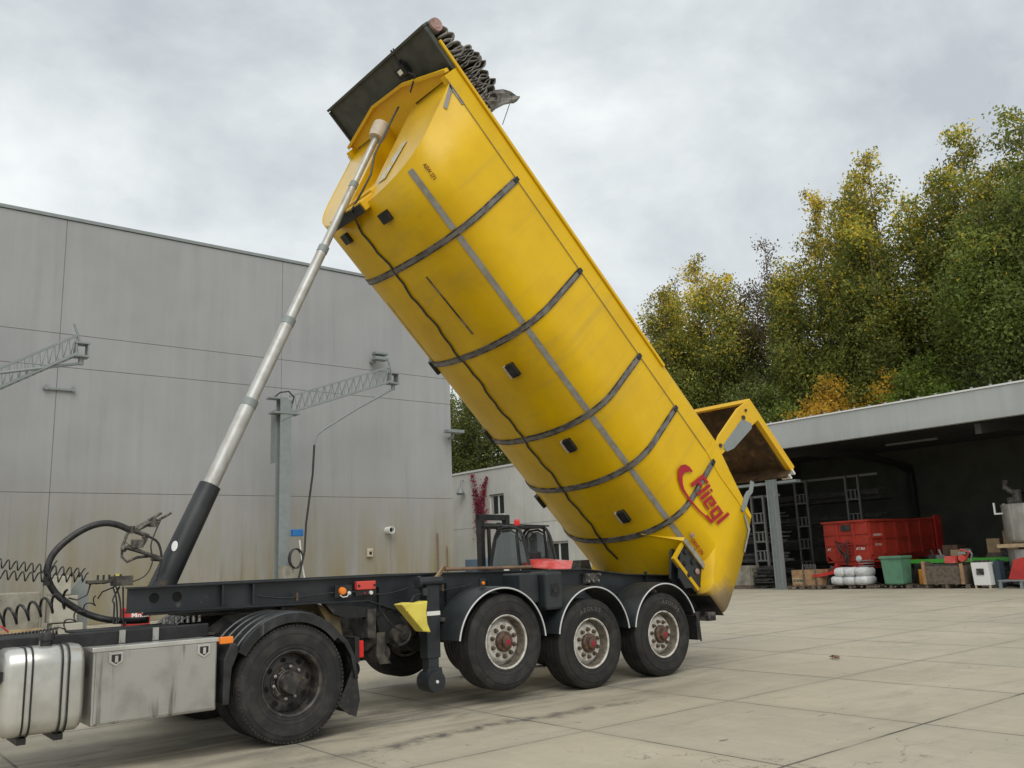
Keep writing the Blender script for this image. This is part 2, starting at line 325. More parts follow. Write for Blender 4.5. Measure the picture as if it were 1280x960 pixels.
def leafmat(name):
    m = bpy.data.materials.new(name); m.use_nodes = True; t = m.node_tree; t.nodes.clear()
    o = t.nodes.new('ShaderNodeOutputMaterial'); a = t.nodes.new('ShaderNodeAttribute'); a.attribute_name = 'Col'
    d = t.nodes.new('ShaderNodeBsdfPrincipled'); d.inputs['Roughness'].default_value = .6
    tr = t.nodes.new('ShaderNodeBsdfTranslucent'); mx = t.nodes.new('ShaderNodeMixShader'); mx.inputs[0].default_value = .5
    t.links.new(a.outputs['Color'], d.inputs['Base Color']); t.links.new(a.outputs['Color'], tr.inputs['Color'])
    t.links.new(d.outputs[0], mx.inputs[1]); t.links.new(tr.outputs[0], mx.inputs[2]); t.links.new(mx.outputs[0], o.inputs[0])
    return m
M['leaf'] = leafmat('tree_leaves')

# ---------------- mesh helpers ----------------
ORG = {}
class MB:
    def __init__(s): s.v = []; s.f = []
    def add(s, v, f):
        n = len(s.v); s.v += [tuple(map(float, q)) for q in v]; s.f += [tuple(n+i for i in q) for q in f]; return s
    def box(s, x0, x1, y0, y1, z0, z1):
        v = [(x0, y0, z0), (x1, y0, z0), (x1, y1, z0), (x0, y1, z0), (x0, y0, z1), (x1, y0, z1), (x1, y1, z1), (x0, y1, z1)]
        return s.add(v, [(0, 3, 2, 1), (4, 5, 6, 7), (0, 1, 5, 4), (1, 2, 6, 5), (2, 3, 7, 6), (3, 0, 4, 7)])
    def tube(s, pts, r, n=10, cap=True):
        pts = [Vector(p) for p in pts]; rs = r if isinstance(r, (list, tuple)) else [r]*len(pts)
        v = []; prev = None
        for i, p in enumerate(pts):
            d = (pts[min(i+1, len(pts)-1)]-pts[max(i-1, 0)])
            if d.length < 1e-9: d = Vector((0, 0, 1))
            d.normalize()
            if prev is None:
                a = Vector((0, 0, 1)) if abs(d.z) < .9 else Vector((1, 0, 0)); x = d.cross(a).normalized()
            else: x = (prev-d*prev.dot(d)).normalized()
            prev = x; y = d.cross(x)
            for k in range(n):
                t = 2*pi*k/n; v.append(p+(x*math.cos(t)+y*math.sin(t))*rs[i])
        f = []
        for i in range(len(pts)-1):
            for k in range(n):
                f.append((i*n+k, i*n+(k+1) % n, (i+1)*n+(k+1) % n, (i+1)*n+k))
        if cap: f.append(tuple(range(n-1, -1, -1))); f.append(tuple((len(pts)-1)*n+k for k in range(n)))
        return s.add(v, f)
    def bar(s, a, b, w, h=None):      # square bar between two points
        h = h or w; a = Vector(a); b = Vector(b); d = (b-a).normalized()
        up = Vector((0, 0, 1)) if abs(d.z) < .95 else Vector((1, 0, 0)); x = d.cross(up).normalized()*w/2; y = x.cross(d).normalized()*h/2
        v = [a-x-y, a+x-y, a+x+y, a-x+y, b-x-y, b+x-y, b+x+y, b-x+y]
        return s.add(v, [(0, 3, 2, 1), (4, 5, 6, 7), (0, 1, 5, 4), (1, 2, 6, 5), (2, 3, 7, 6), (3, 0, 4, 7)])
    def lathe(s, prof, c=(0, 0, 0), n=40, axis='Y', a0=0, a1=2*pi):   # prof = (r, along axis)
        full = abs(a1-a0-2*pi) < 1e-6; m = n if full else n+1; v = []
        for r, h in prof:
            for k in range(m):
                t = a0+(a1-a0)*k/n; ca, sa = r*math.cos(t), r*math.sin(t)
                v.append((c[0]+ca, c[1]+h, c[2]+sa) if axis == 'Y' else ((c[0]+ca, c[1]+sa, c[2]+h) if axis == 'Z' else (c[0]+h, c[1]+ca, c[2]+sa)))
        f = []
        for i in range(len(prof)-1):
            for k in range(n):
                f.append((i*m+k, i*m+(k+1) % m, (i+1)*m+(k+1) % m, (i+1)*m+k))
        return s.add(v, f)
    def prism(s, poly, y0, y1, plane='XZ'):
        n = len(poly); P = lambda a, b, c: {'XZ': (a, c, b), 'XY': (a, b, c), 'YZ': (c, a, b)}[plane]
        v = [P(a, b, y0) for a, b in poly]+[P(a, b, y1) for a, b in poly]
        f = [tuple(range(n)), tuple(range(2*n-1, n-1, -1))]+[(i, n+i, n+(i+1) % n, (i+1) % n) for i in range(n)]
        return s.add(v, f)
    def xf(s, Mx):
        s.v = [tuple(Mx @ Vector(p)) for p in s.v]; return s
    def build(s, name, m, parent=None, smooth=False, bevel=0, ang=35, local=False, solid=0):
        me = bpy.data.meshes.new(name); off = Vector((0, 0, 0))
        if parent is not None and not local: off = Vector(ORG.get(parent.name, (0, 0, 0)))
        me.from_pydata([tuple(Vector(p)-off) for p in s.v], [], s.f); me.update()
        import bmesh
        bm = bmesh.new(); bm.from_mesh(me); bmesh.ops.recalc_face_normals(bm, faces=bm.faces); bm.to_mesh(me); bm.free()
        me.materials.append(M[m] if isinstance(m, str) else m)
        if smooth:
            for p in me.polygons: p.use_smooth = True
            me.set_sharp_from_angle(angle=R(ang))
        o = bpy.data.objects.new(name, me); col.objects.link(o)
        if parent is not None:
            o.parent = parent; ORG[o.name] = ORG.get(parent.name, (0, 0, 0)) if not local else (0, 0, 0)
        if solid:
            md = o.modifiers.new('thickness', 'SOLIDIFY'); md.thickness = solid; md.offset = 0
        if bevel:
            md = o.modifiers.new('bevel', 'BEVEL'); md.width = bevel; md.segments = 2; md.limit_method = 'ANGLE'; md.angle_limit = R(40)
            md.harden_normals = False
        return o
def tag(o, label=None, cat=None, group=None, kind=None):
    if label: o['label'] = label
    if cat: o['category'] = cat
    if group: o['group'] = group
    if kind: o['kind'] = kind
    return o
def root(name, loc, label, cat, group=None, rz=0):
    o = bpy.data.objects.new(name, None); col.objects.link(o); o.location = loc; o.rotation_euler = (0, 0, rz)
    o.empty_display_size = .3
    ORG[o.name] = tuple(loc); return tag(o, label, cat, group)
def kids(o): return [c for c in bpy.data.objects if c.parent == o]
def copy_tree(o, parent=None):
    c = o.copy(); col.objects.link(c)
    if parent is not None: c.parent = parent
    for ch in kids(o): copy_tree(ch, c)
    return c
def put(o, loc, rz=0): o.location = loc; o.rotation_euler = (0, 0, rz); return o
def text_mb(s, size, depth=.004, bold=0):
    cu = bpy.data.curves.new('lettering', 'FONT'); cu.body = s; cu.size = size; cu.extrude = depth/2; cu.offset = bold
    cu.resolution_u = 3
    ob = bpy.data.objects.new('lettering', cu); col.objects.link(ob)
    bpy.context.view_layer.update()
    me = bpy.data.meshes.new_from_object(ob.evaluated_get(bpy.context.evaluated_depsgraph_get()))
    mb = MB(); mb.add([v.co for v in me.vertices], [tuple(p.vertices) for p in me.polygons])
    bpy.data.objects.remove(ob); bpy.data.meshes.remove(me); bpy.data.curves.remove(cu)
    return mb
def text_on(s, size, origin, xdir, ydir, name, m, parent, local=False, bold=0, depth=.004):
    mb = text_mb(s, size, depth, bold); x = Vector(xdir).normalized(); y = Vector(ydir).normalized(); z = x.cross(y)
    mb.xf(Matrix.Translation(origin) @ Matrix((x, y, z)).transposed().to_4x4())
    return mb.build(name, m, parent, local=local)

# ======================= SETTING =======================
g = MB(); g.add([(-400, -300, 0), (700, -300, 0), (700, 700, 0), (-400, 700, 0)], [(0, 1, 2, 3)])
tag(g.build('ground', 'ground'), kind='structure')

# wooded bank behind the buildings
hb = MB(); nx, ny = 30, 60
for i in range(nx+1):
    for j in range(ny+1):
        X = 46+i*3.2; Y = -30+j*2.8
        z = .02+6.0*min(1, max(0, (X-47)/12))+1.2*math.sin(X*.3+Y*.17)*min(1, (X-46)/6)
        hb.v.append((X, Y, z))
for i in range(nx):
    for j in range(ny):
        a = i*(ny+1)+j; hb.f.append((a, a+1, a+ny+2, a+ny+1))
tag(hb.build('embankment', 'grass', smooth=True), kind='structure')

# ---------------- big grey hall on the left ----------------
HY = 32.67
hall = root('concrete_hall', (8, HY, 0), 'large windowless grey concrete panel hall behind the lorry', 'building')
w = MB()
xs = [-10.1, -1.85, 6.38, 14.6, 22.95]; zs = [0, 4.45, 7.55, 9.0, 14.2]
zs = [0, 4.43, 8.79, 9.98, 14.2]
def hz(X, base): return base
# horizontal joints as measured: 4.43 level, 8.8..7.4 and 10..10.2 : lines converge with the roof
for i in range(len(xs)-1):
    for k in range(len(zs)-1):
        w.box(xs[i]+.009, xs[i+1]-.009, HY, HY+.2, zs[k]+.009, zs[k+1]-.009)
w.build('wall', 'hall', hall, bevel=.008)
w = MB(); w.box(-10.1, 22.93, HY+.014, HY+.25, 0, 14.19)
w.build('joint_filler', 'seam', hall)
w = MB()
for i in range(4):
    w.box(22.75, 22.95, HY+.215+i*8.2, HY+8.19+i*8.2, 0, 14.2)
w.build('end_wall', 'hall', hall)
w = MB(); w.box(-10.1, 23.0, HY-.05, HY+.3, 14.21, 14.33); w.box(22.72, 23.0, HY+.31, HY+33, 14.21, 14.33)
w.build('coping', 'galv', hall)
w = MB(); w.box(-10, 22.7, HY+.3, HY+33, 14.0, 14.2); w.build('roof', 'shedroof', hall)

# things on the hall wall
fl = root('floodlight', (18.93, HY, 10.4), 'small grey floodlight high on the hall wall', 'lamp')
b = MB(); b.tube([(18.75, HY, 10.35), (18.75, HY-.3, 10.3)], .09, 10); b.build('bracket', 'galv', fl, smooth=True)
b = MB(); b.box(18.62, 19.25, HY-.62, HY-.25, 10.35, 10.47).box(18.62, 19.25, HY-.66, HY-.29, 10.58, 10.70).box(18.66, 18.74, HY-.5, HY-.3, 10.47, 10.58); b.build('lamp_housing', 'galv', fl, bevel=.02)
cl = root('corner_lamp', (22.9, HY, 7.3), 'flat green-grey lamp on an arm at the corner of the hall', 'lamp')
b = MB(); b.box(22.35, 23.25, HY-.65, HY-.25, 7.38, 7.52); b.build('lamp_housing', 'galv', cl, bevel=.02)
b = MB(); b.tube([(22.8, HY, 7.2), (22.8, HY-.3, 7.2), (22.8, HY-.42, 7.36)], .06, 8); b.build('arm', 'galv', cl)
vp = root('outlet_pipe', (19.5, HY, 3.04), 'white plastic outlet pipe sticking out of the hall wall', 'pipe')
b = MB(); b.lathe([(.15, 0), (.15, -.4), (.12, -.4), (.12, 0)], (19.48, HY, 3.04), 20); b.build('pipe', 'white', vp, smooth=True)
b = MB(); b.lathe([(0, -.2), (.119, -.2)], (19.48, HY, 3.04), 20); b.build('pipe_inside', 'black', vp)
sb = root('socket_box', (18.6, HY, 2.1), 'small cream socket box low on the hall wall', 'socket')
b = MB(); b.box(18.45, 18.72, HY-.14, HY-.002, 1.95, 2.3); b.build('box', 'cream', sb, bevel=.03)
b = MB(); b.box(18.53, 18.64, HY-.16, HY-.141, 2.05, 2.17); b.build('cover', 'black', sb)
wb = root('wall_bracket', (6.4, HY, 8), 'short galvanised rail bolted across the hall wall joint', 'bracket')
b = MB(); b.box(5.95, 6.95, HY-.1, HY-.002, 7.95, 8.02); b.build('rail', 'galv', wb)
for X in (6.0, 6.84):
    b = MB(); b.box(X, X+.1, HY-.15, HY-.101, 7.93, 8.1); b.build('clamp', 'galv', wb)
# thin rusty upstand near the hall corner
rp_ = root('drain_rod', (22.0, HY, 0), 'thin rusty rod standing against the hall wall by the corner', 'rod')
b = MB(); b.tube([(22.0, HY-.1, 0), (22.0, HY-.1, 2.9)], .03, 6).tube([(22.5, HY-.1, 0), (22.5, HY-.1, 2.3)], .025, 6).bar((22.0, HY-.08, .5), (22.5, HY-.08, .5), .04); b.build('rod', 'pipebrown', rp_)

# ---------------- washing booms on steel posts ----------------
def lattice(a, b_, hgt):
    a = Vector(a); b_ = Vector(b_); m = MB(); d = b_-a; n = 14
    side = d.cross(Vector((0, 0, 1))).normalized()*.16
    up = Vector((0, 0, hgt))
    m.bar(a+up, b_+up, .07); m.bar(a-side, b_-side, .08); m.bar(a+side, b_+side, .08)
    for i in range(n+1):
        p = a+d*(i/n)
        m.bar(p-side, p+side, .03)
        if i < n:
            q = a+d*((i+.65)/n)
            m.bar(p-side, q+up, .03); m.bar(p+side, q+up, .03); m.bar(q+up, a+d*((i+1)/n)-side*0, .02)
    return m
def washer(px, py, tip, label, post=True, arm=None, hose=None, arm_z=7.6):
    r_ = root('wash_boom', (px, py, 0), label, 'wash boom', 'washing booms along the hall wall')
    m = MB()
    if post:
        m.box(px-.22, px+.22, py-.25, py-.22, 0, 7.85).box(px-.22, px+.22, py+.1, py+.13, 0, 7.85).box(px-.015, px+.015, py-.22, py+.1, 0, 7.85)
        m.box(px-.22, px-.19, py+.13, py+.6, 5.5, 7.5)
        m.build('post', 'galv', r_, bevel=.004)
        m = MB(); m.box(px-.5, px+.55, py-.3, py+.2, 7.3, 7.36).prism([(px-.2, 7.0), (px+.35, 7.3), (px-.2, 7.3)], py-.27, py-.24); m.build('top_plate', 'galv', r_)
        m = MB(); m.box(px-.6, px+.1, py-.2, py+.2, 7.86, 7.92); m.build('mounting', 'galv', r_)
    hs = arm_z-.15
    lattice((px+.25, py, hs), tip, .62).build('lattice_arm', 'galv', r_)
    T = Vector(tip); m = MB()
    m.box(T.x-.12, T.x+.3, T.y-.2, T.y+.2, T.z-.12, T.z-.06).box(T.x-.12, T.x+.3, T.y-.2, T.y+.2, T.z+.3, T.z+.35)
    for xx in (-.1, .24): m.box(T.x+xx, T.x+xx+.04, T.y-.18, T.y+.18, T.z-.06, T.z+.3)
    m.bar((T.x+.05, T.y, T.z+.35), (T.x-.15, T.y, T.z+.95), .06)
    m.tube([(T.x+.1, T.y, T.z-.35), (T.x+.1, T.y, T.z-.12)], .08, 10)
    m.build('swivel_head', 'galv', r_)
    if arm:
        MB().tube([(T.x+.1, T.y, T.z-.3)]+arm, .045, 8).build('spray_pipe', 'galv', r_, smooth=True)
    if hose:
        MB().tube([arm[-1]]+hose, .04, 8).build('hose', 'rubsoft', r_, smooth=True)
    return r_
wbm = washer(13.72, 30.5, (18.2, 30.1, 8.95), 'washing boom on a galvanised post with its hose hanging, between cylinder and tipper', True,
       [(16.6, 29.9, 7.7), (15.0, 29.8, 6.7), (14.72, 29.8, 6.45), (14.66, 29.8, 6.1)], [(14.6, 29.8, 5), (14.35, 29.8, 3.2), (14.25, 29.7, 2.2), (14.0, 29.6, 1.3), (13.9, 29.6, .5)], 7.55)
MB().tube([(13.3, 30.4, 7.9), (13.5, 30.3, 8.1), (13.8, 30.2, 8.15), (14.0, 30.2, 7.95), (13.95, 30.2, 7.7)], .03, 6).build('feed_hose', 'rubsoft', wbm, smooth=True)
MB().box(13.95, 14.35, 30.0, 30.25, 2.75, 3.0).build('blue_box', 'blue', wbm, bevel=.02)
m = MB()
for k in range(4): m.tube([(14.0+.25*math.cos(t*.5+k), 29.95-.04*k, 1.95+.35*math.sin(t*.5+k)) for t in range(14)], .03, 6)
m.build('hose_reel', 'rubsoft', wbm)
MB().tube([(14.15, 29.9, 2.6), (14.25, 29.85, 1.6), (14.4, 29.8, .8)], .03, 6).build('spray_lance', 'white', wbm)
MB().box(13.5, 13.94, 29.9, 30.24, 0, 1.7).build('post_base', 'concblock', wbm)
washer(3.2, 29.2, (6.2, 29.0, 8.45), 'washing boom reaching in from the left edge of the photo', True, [(4.0, 28.8, 7.55), (2.0, 28.8, 7.2)], None, 6.9)

# ---------------- low pale concrete building ----------------
LX = 32.0
low = root('office_building', (LX, 38, 0), 'low pale concrete panel building with two white-framed windows', 'building')
ys = [27.6, 33.05, 38.47, 43.9, 49.3, 54.7]
wins = [(40.35, 41.7, 4.25, 5.45), (34.95, 36.7, 1.3, 2.45)]
m = MB()
def wall_with_holes(m, X0, X1, ya, yb, za, zb, holes):
    hs = [h for h in holes if h[0] < yb and h[1] > ya and h[2] < zb and h[3] > za]
    if not hs: m.box(X0, X1, ya, yb, za, zb); return
    h = hs[0]
    m.box(X0, X1, ya, max(ya, h[0]), za, zb)
    m.box(X0, X1, min(yb, h[1]), yb, za, zb)
    m.box(X0, X1, max(ya, h[0]), min(yb, h[1]), za, h[2]); m.box(X0, X1, max(ya, h[0]), min(yb, h[1]), h[3], zb)
for i in range(5):
    for (za, zb) in ((0, 3.6), (3.62, 7.0)):
        wall_with_holes(m, LX, LX+.2, ys[i]+.012, ys[i+1]-.012, za, zb, wins)
m.build('wall', 'low', low)
m = MB(); m.box(LX+.03, LX+.19, 27.7, 34.9, 0, 6.98).box(LX+.03, LX+.19, 36.75, 40.3, 0, 6.98).box(LX+.03, LX+.19, 41.75, 54.6, 0, 6.98).box(LX+.03, LX+.19, 34.9, 36.75, 2.5, 6.98).box(LX+.03, LX+.19, 40.3, 41.75, 0, 4.2)
m.v = [(x+.008, y, z) for x, y, z in m.v]
m.build('joint_filler', 'seam', low)
m = MB(); m.box(LX-.05, LX+.3, 27.6, 54.7, 7.01, 7.13); m.build('coping', 'white', low)
m = MB(); m.box(LX+.25, LX+10, 27.6, 54.7, 6.8, 7.0); m.build('roof', 'shedroof', low)
for (ya, yb, za, zb) in wins:
    m = MB(); t = .07
    m.box(LX+.06, LX+.12, ya, yb, za, za+t).box(LX+.06, LX+.12, ya, yb, zb-t, zb).box(LX+.06, LX+.12, ya, ya+t, za+t, zb-t).box(LX+.06, LX+.12, yb-t, yb, za+t, zb-t)
    yc = (ya+yb)/2-.1; m.box(LX+.06, LX+.12, yc-.06, yc+.06, za+t, zb-t)
    wf = m.build('window', 'white', low)
    m = MB(); m.box(LX+.085, LX+.095, ya+t, yc-.06, za+t, zb-t).box(LX+.085, LX+.095, yc+.06, yb-t, za+t, zb-t); m.build('pane', 'dglass', wf)
    m = MB(); m.box(LX+.06, LX+.075, yc+.5, yb-t, za+t, zb-t); m.build('curtain', 'curtain', wf)
    m = MB(); m.box(LX-.08, LX+.055, ya-.05, yb+.05, za-.07, za); m.build('sill', 'white', wf)
    m = MB(); m.box(LX-.03, LX+.055, ya-.02, yb+.02, zb, zb+.05); m.build('lintel', 'seam', wf)
gl = root('wall_lamp', (LX, 44.9, 6.3), 'small bell-shaped lamp on the pale office wall near its roof', 'lamp')
m = MB(); m.lathe([(.05, .5), (.16, .35), (.28, .1), (.2, 0), (0, 0)], (LX-.3, 44.3, 5.7), 14, 'Z'); m.build('lamp_shade', 'galv', gl, smooth=True)
m = MB(); m.tube([(LX, 44.3, 6.6), (LX-.25, 44.3, 6.6), (LX-.3, 44.3, 6.2)], .03, 6); m.build('arm', 'galv', gl)
# red creeper
def leaves(name, pts, size, colr, parent=None, mkey='leaf', off=(0, 0, 0), seed=3, flat=None):
    r = np.random.default_rng(seed); n = len(pts)
    d1 = r.normal(size=(n, 3)); d1 /= np.linalg.norm(d1, axis=1)[:, None]
    d2 = np.cross(d1, r.normal(size=(n, 3))); d2 /= np.linalg.norm(d2, axis=1)[:, None]
    s = (size*(.6+.8*r.random(n)))[:, None]
    p = np.asarray(pts)-np.array(off)
    V = np.stack([p-d1*s, p-d2*s*.55, p+d1*s, p+d2*s*.55], 1).reshape(-1, 3)
    me = bpy.data.meshes.new(name); me.vertices.add(4*n); me.loops.add(4*n); me.polygons.add(n)
    me.vertices.foreach_set('co', V.ravel().astype(np.float32)); me.loops.foreach_set('vertex_index', np.arange(4*n, dtype=np.int32))
    me.polygons.foreach_set('loop_start', np.arange(0, 4*n, 4, dtype=np.int32)); me.polygons.foreach_set('loop_total', np.full(n, 4, dtype=np.int32))
    me.update()
    ca = me.color_attributes.new('Col', 'FLOAT_COLOR', 'POINT')
    C = np.concatenate([np.repeat(np.asarray(colr), 4, axis=0), np.ones((4*n, 1))], 1).astype(np.float32); ca.data.foreach_set('color', C.ravel())
    me.materials.append(M[mkey]); me.validate()
    o = bpy.data.objects.new(name, me); col.objects.link(o)
    if parent: o.parent = parent
    return o
cr = root('creeper', (LX-.1, 42.6, 0), 'red autumn creeper climbing the pale office wall', 'plant')
pts = []; cl_ = []
m = MB()
for (y0, y1, z1, w_) in ((42.6, 43.3, 6.9, .12), (42.7, 42.1, 6.3, .1), (42.6, 43.0, 6.0, .18), (42.65, 41.8, 6.6, .06)):
    line = []
    for k in range(20):
        t = k/19; line.append((LX-.05, y0+(y1-y0)*t*t, 1.5+(z1-1.5)*t))
    m.tube(line, .015, 5)
    for _ in range(240):
        t = .35+.65*random.random(); pts.append((LX-.08-random.random()*.1, y0+(y1-y0)*t*t+random.gauss(0, w_), 1.5+(z1-1.5)*t)); cl_.append((random.uniform(.25, .45), random.uniform(.03, .08), random.uniform(.06, .12)))
for _ in range(500):
    pts.append((LX-.1-random.random()*.15, 42.5+random.gauss(0, .28), 4.3+random.gauss(0, .7))); cl_.append((random.uniform(.25, .5), random.uniform(.04, .1), random.uniform(.08, .14)))
m.build('stem', 'bark', cr)
leaves('leaves', pts, .075, cl_, cr, off=cr.location)

# ---------------- open shed on the right ----------------
SX = 30.65
shed = root('open_shed', (SX, 15, 0), 'open-fronted storage shed with a concrete fascia on steel posts', 'building')
S0, S1 = 2.0, 27.3
MB().box(SX-.12, SX+.12, S0, S1, 5.56, 6.60).build('fascia', 'fascia', shed, bevel=.01)
MB().box(SX-.16, SX+.2, S0, S1, 6.603, 6.66).build('fascia_cap', 'white', shed)
y = S0+.2
while y < S1: MB().tube([(SX+.02, y, 6.661), (SX+.02, y, 6.74)], .05, 6).build('roof_bolt', 'galv', shed); y += .62
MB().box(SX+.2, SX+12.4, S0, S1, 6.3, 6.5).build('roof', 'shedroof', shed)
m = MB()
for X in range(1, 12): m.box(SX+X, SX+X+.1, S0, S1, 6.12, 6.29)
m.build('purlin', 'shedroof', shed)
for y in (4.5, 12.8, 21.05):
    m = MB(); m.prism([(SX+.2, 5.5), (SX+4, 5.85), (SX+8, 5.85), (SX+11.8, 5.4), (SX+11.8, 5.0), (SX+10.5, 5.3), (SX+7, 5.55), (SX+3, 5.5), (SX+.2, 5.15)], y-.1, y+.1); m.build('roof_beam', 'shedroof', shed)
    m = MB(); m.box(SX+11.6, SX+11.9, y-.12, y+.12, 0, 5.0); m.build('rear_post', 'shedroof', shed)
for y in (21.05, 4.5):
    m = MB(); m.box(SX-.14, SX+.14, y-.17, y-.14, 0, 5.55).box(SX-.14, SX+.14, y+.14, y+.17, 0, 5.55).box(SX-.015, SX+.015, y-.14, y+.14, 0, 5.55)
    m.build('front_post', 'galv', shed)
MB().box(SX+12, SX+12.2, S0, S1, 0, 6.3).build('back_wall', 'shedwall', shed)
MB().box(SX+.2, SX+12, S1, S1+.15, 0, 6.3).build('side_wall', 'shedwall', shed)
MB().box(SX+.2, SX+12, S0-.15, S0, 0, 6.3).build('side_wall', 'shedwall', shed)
for (x, y) in ((SX+5, 17.5), (SX+6, 12.2)):
    m = MB(); m.box(x-.06, x+.06, y-1.1, y+1.1, 5.7, 5.78); m.build('strip_light', 'rack', shed)
MB().box(SX+.14, SX+.5, 20, 24, 4.2, 4.3).build('side_rail', 'galv', shed)

# ======================= THE TRACTOR UNIT =======================
tr = root('lorry', (2.6, 9.15, 0), 'black lorry chassis with aluminium tank and toolbox, coupled to the tipper', 'lorry')
for y in (8.72, 9.6):
    m = MB(); m.box(.2, 4.55, y-.004, y+.004, .70, .95).box(.2, 4.55, y-.04, y+.04, .951, .963).box(.2, 4.55, y-.04, y+.04, .687, .699)
    m.build('frame_rail', 'black', tr)
m = MB()
for X in (.6, 1.9, 2.6, 3.3, 3.66, 4.0, 4.5): m.box(X-.04, X+.04, 8.76, 9.56, .74, .88)
m.build('cross_member', 'black', tr)
# deck plate / catwalk behind the cab
m = MB(); m.box(.2, 1.75, 8.3, 8.75, 1.08, 1.10); m.box(1.9, 2.75, 8.35, 8.75, 1.085, 1.105)
m.build('catwalk', 'black', tr, bevel=.005)
m = MB(); m.box(.2, 3.0, 8.22, 8.3, .98, 1.10); sk = m.build('side_rail', 'black', tr, bevel=.01)
for X in (1.62, 2.24, 2.52):
    m = MB(); m.box(X-.025, X+.025, 8.195, 8.218, .99, 1.10); m.box(X-.015, X+.015, 8.18, 8.194, 1.0, 1.03); m.build('clip', 'alu', sk)
# fuel tank: rounded section extruded along X
def rrect(y0, y1, z0, z1, r, n=6):
    P = []
    for cx, cz, a in ((y1-r, z1-r, 0), (y0+r, z1-r, pi/2), (y0+r, z0+r, pi), (y1-r, z0+r, 1.5*pi)):
        for k in range(n+1): P.append((cx+r*math.cos(a+k*pi/2/n), cz+r*math.sin(a+k*pi/2/n)))
    return P
m = MB(); rings = [(1.30, .06), (1.315, .02), (1.345, 0), (1.84, 0), (1.87, .02), (1.885, .06)]
for X, ins in rings:
    m.v += [(X, a, b) for a, b in rrect(7.85+ins, 8.5-ins, .37+ins, 1.03-ins, .13)]
n = 28
for i in range(len(rings)-1):
    for k in range(n): m.f.append((i*n+k, i*n+(k+1) % n, (i+1)*n+(k+1) % n, (i+1)*n+k))
m.f.append(tuple(range(n))); m.f.append(tuple((len(rings)-1)*n+k for k in range(n)))
ft = m.build('fuel_tank', 'tank', tr, smooth=True, ang=50)
for X in (1.47, 1.73):
    m = MB()
    for dx in (-.03, .018):
        a = rrect(7.842, 8.508, .362, 1.038, .135); b2 = rrect(7.8505, 8.4995, .3705, 1.0295, .13)
        s0 = len(m.v); m.v += [(X+dx, *p) for p in a]+[(X+dx+.014, *p) for p in a]
        for k in range(n): m.f.append((s0+k, s0+(k+1) % n, s0+n+(k+1) % n, s0+n+k))
    m.build('strap', 'black', ft, solid=.004)
    m = MB(); m.box(X-.035, X+.03, 7.95, 8.4, .31, .358); m.build('strap_bracket', 'black', ft)
m = MB(); m.lathe([(0, .10), (.055, .10), (.06, .085), (.06, .045), (.045, .04), (.045, 0)], (1.62, 8.05, 1.03), 18, 'Z'); m.build('filler_cap', 'rubsoft', ft, smooth=True)
m = MB(); m.lathe([(0, -.03), (.05, -.03), (.05, .05)], (1.28, 8.0, .82), 14, 'X'); m.tube([(1.27, 8.0, .86), (1.2, 8.02, .9), (1.1, 8.1, .86)], .012, 6); m.build('pipe_fitting', 'black', ft)
MB().box(1.25, 1.345, 7.9, 8.25, .80, .87).build('hose_bracket', 'black', ft)
# toolbox
m = MB(); m.box(1.93, 2.945, 7.85, 8.5, .385, .985); tb = m.build('toolbox', 'alu', tr, bevel=.012)
m = MB(); m.box(1.95, 2.93, 7.838, 7.8495, .405, .955); dr = m.build('door', 'alu', tb, bevel=.004)
MB().box(1.92, 2.955, 7.835, 8.0, .957, .995).build('top_edge', 'tank', tb, bevel=.006)
for X in (2.10, 2.82):
    m = MB(); P = [(X-.055, .945), (X+.055, .945), (X+.055, .87), (X, .835), (X-.055, .87)]
    m.prism(P, 7.826, 7.8375); lt = m.build('latch', 'tank', tb, bevel=.004)
    MB().prism([(X-.036, .93), (X+.036, .93), (X+.036, .88), (X, .855), (X-.036, .88)], 7.822, 7.8255).build('recess', 'black', lt)
    MB().box(X-.012, X+.012, 7.814, 7.8215, .868, .92).build('lever', 'tank', lt)
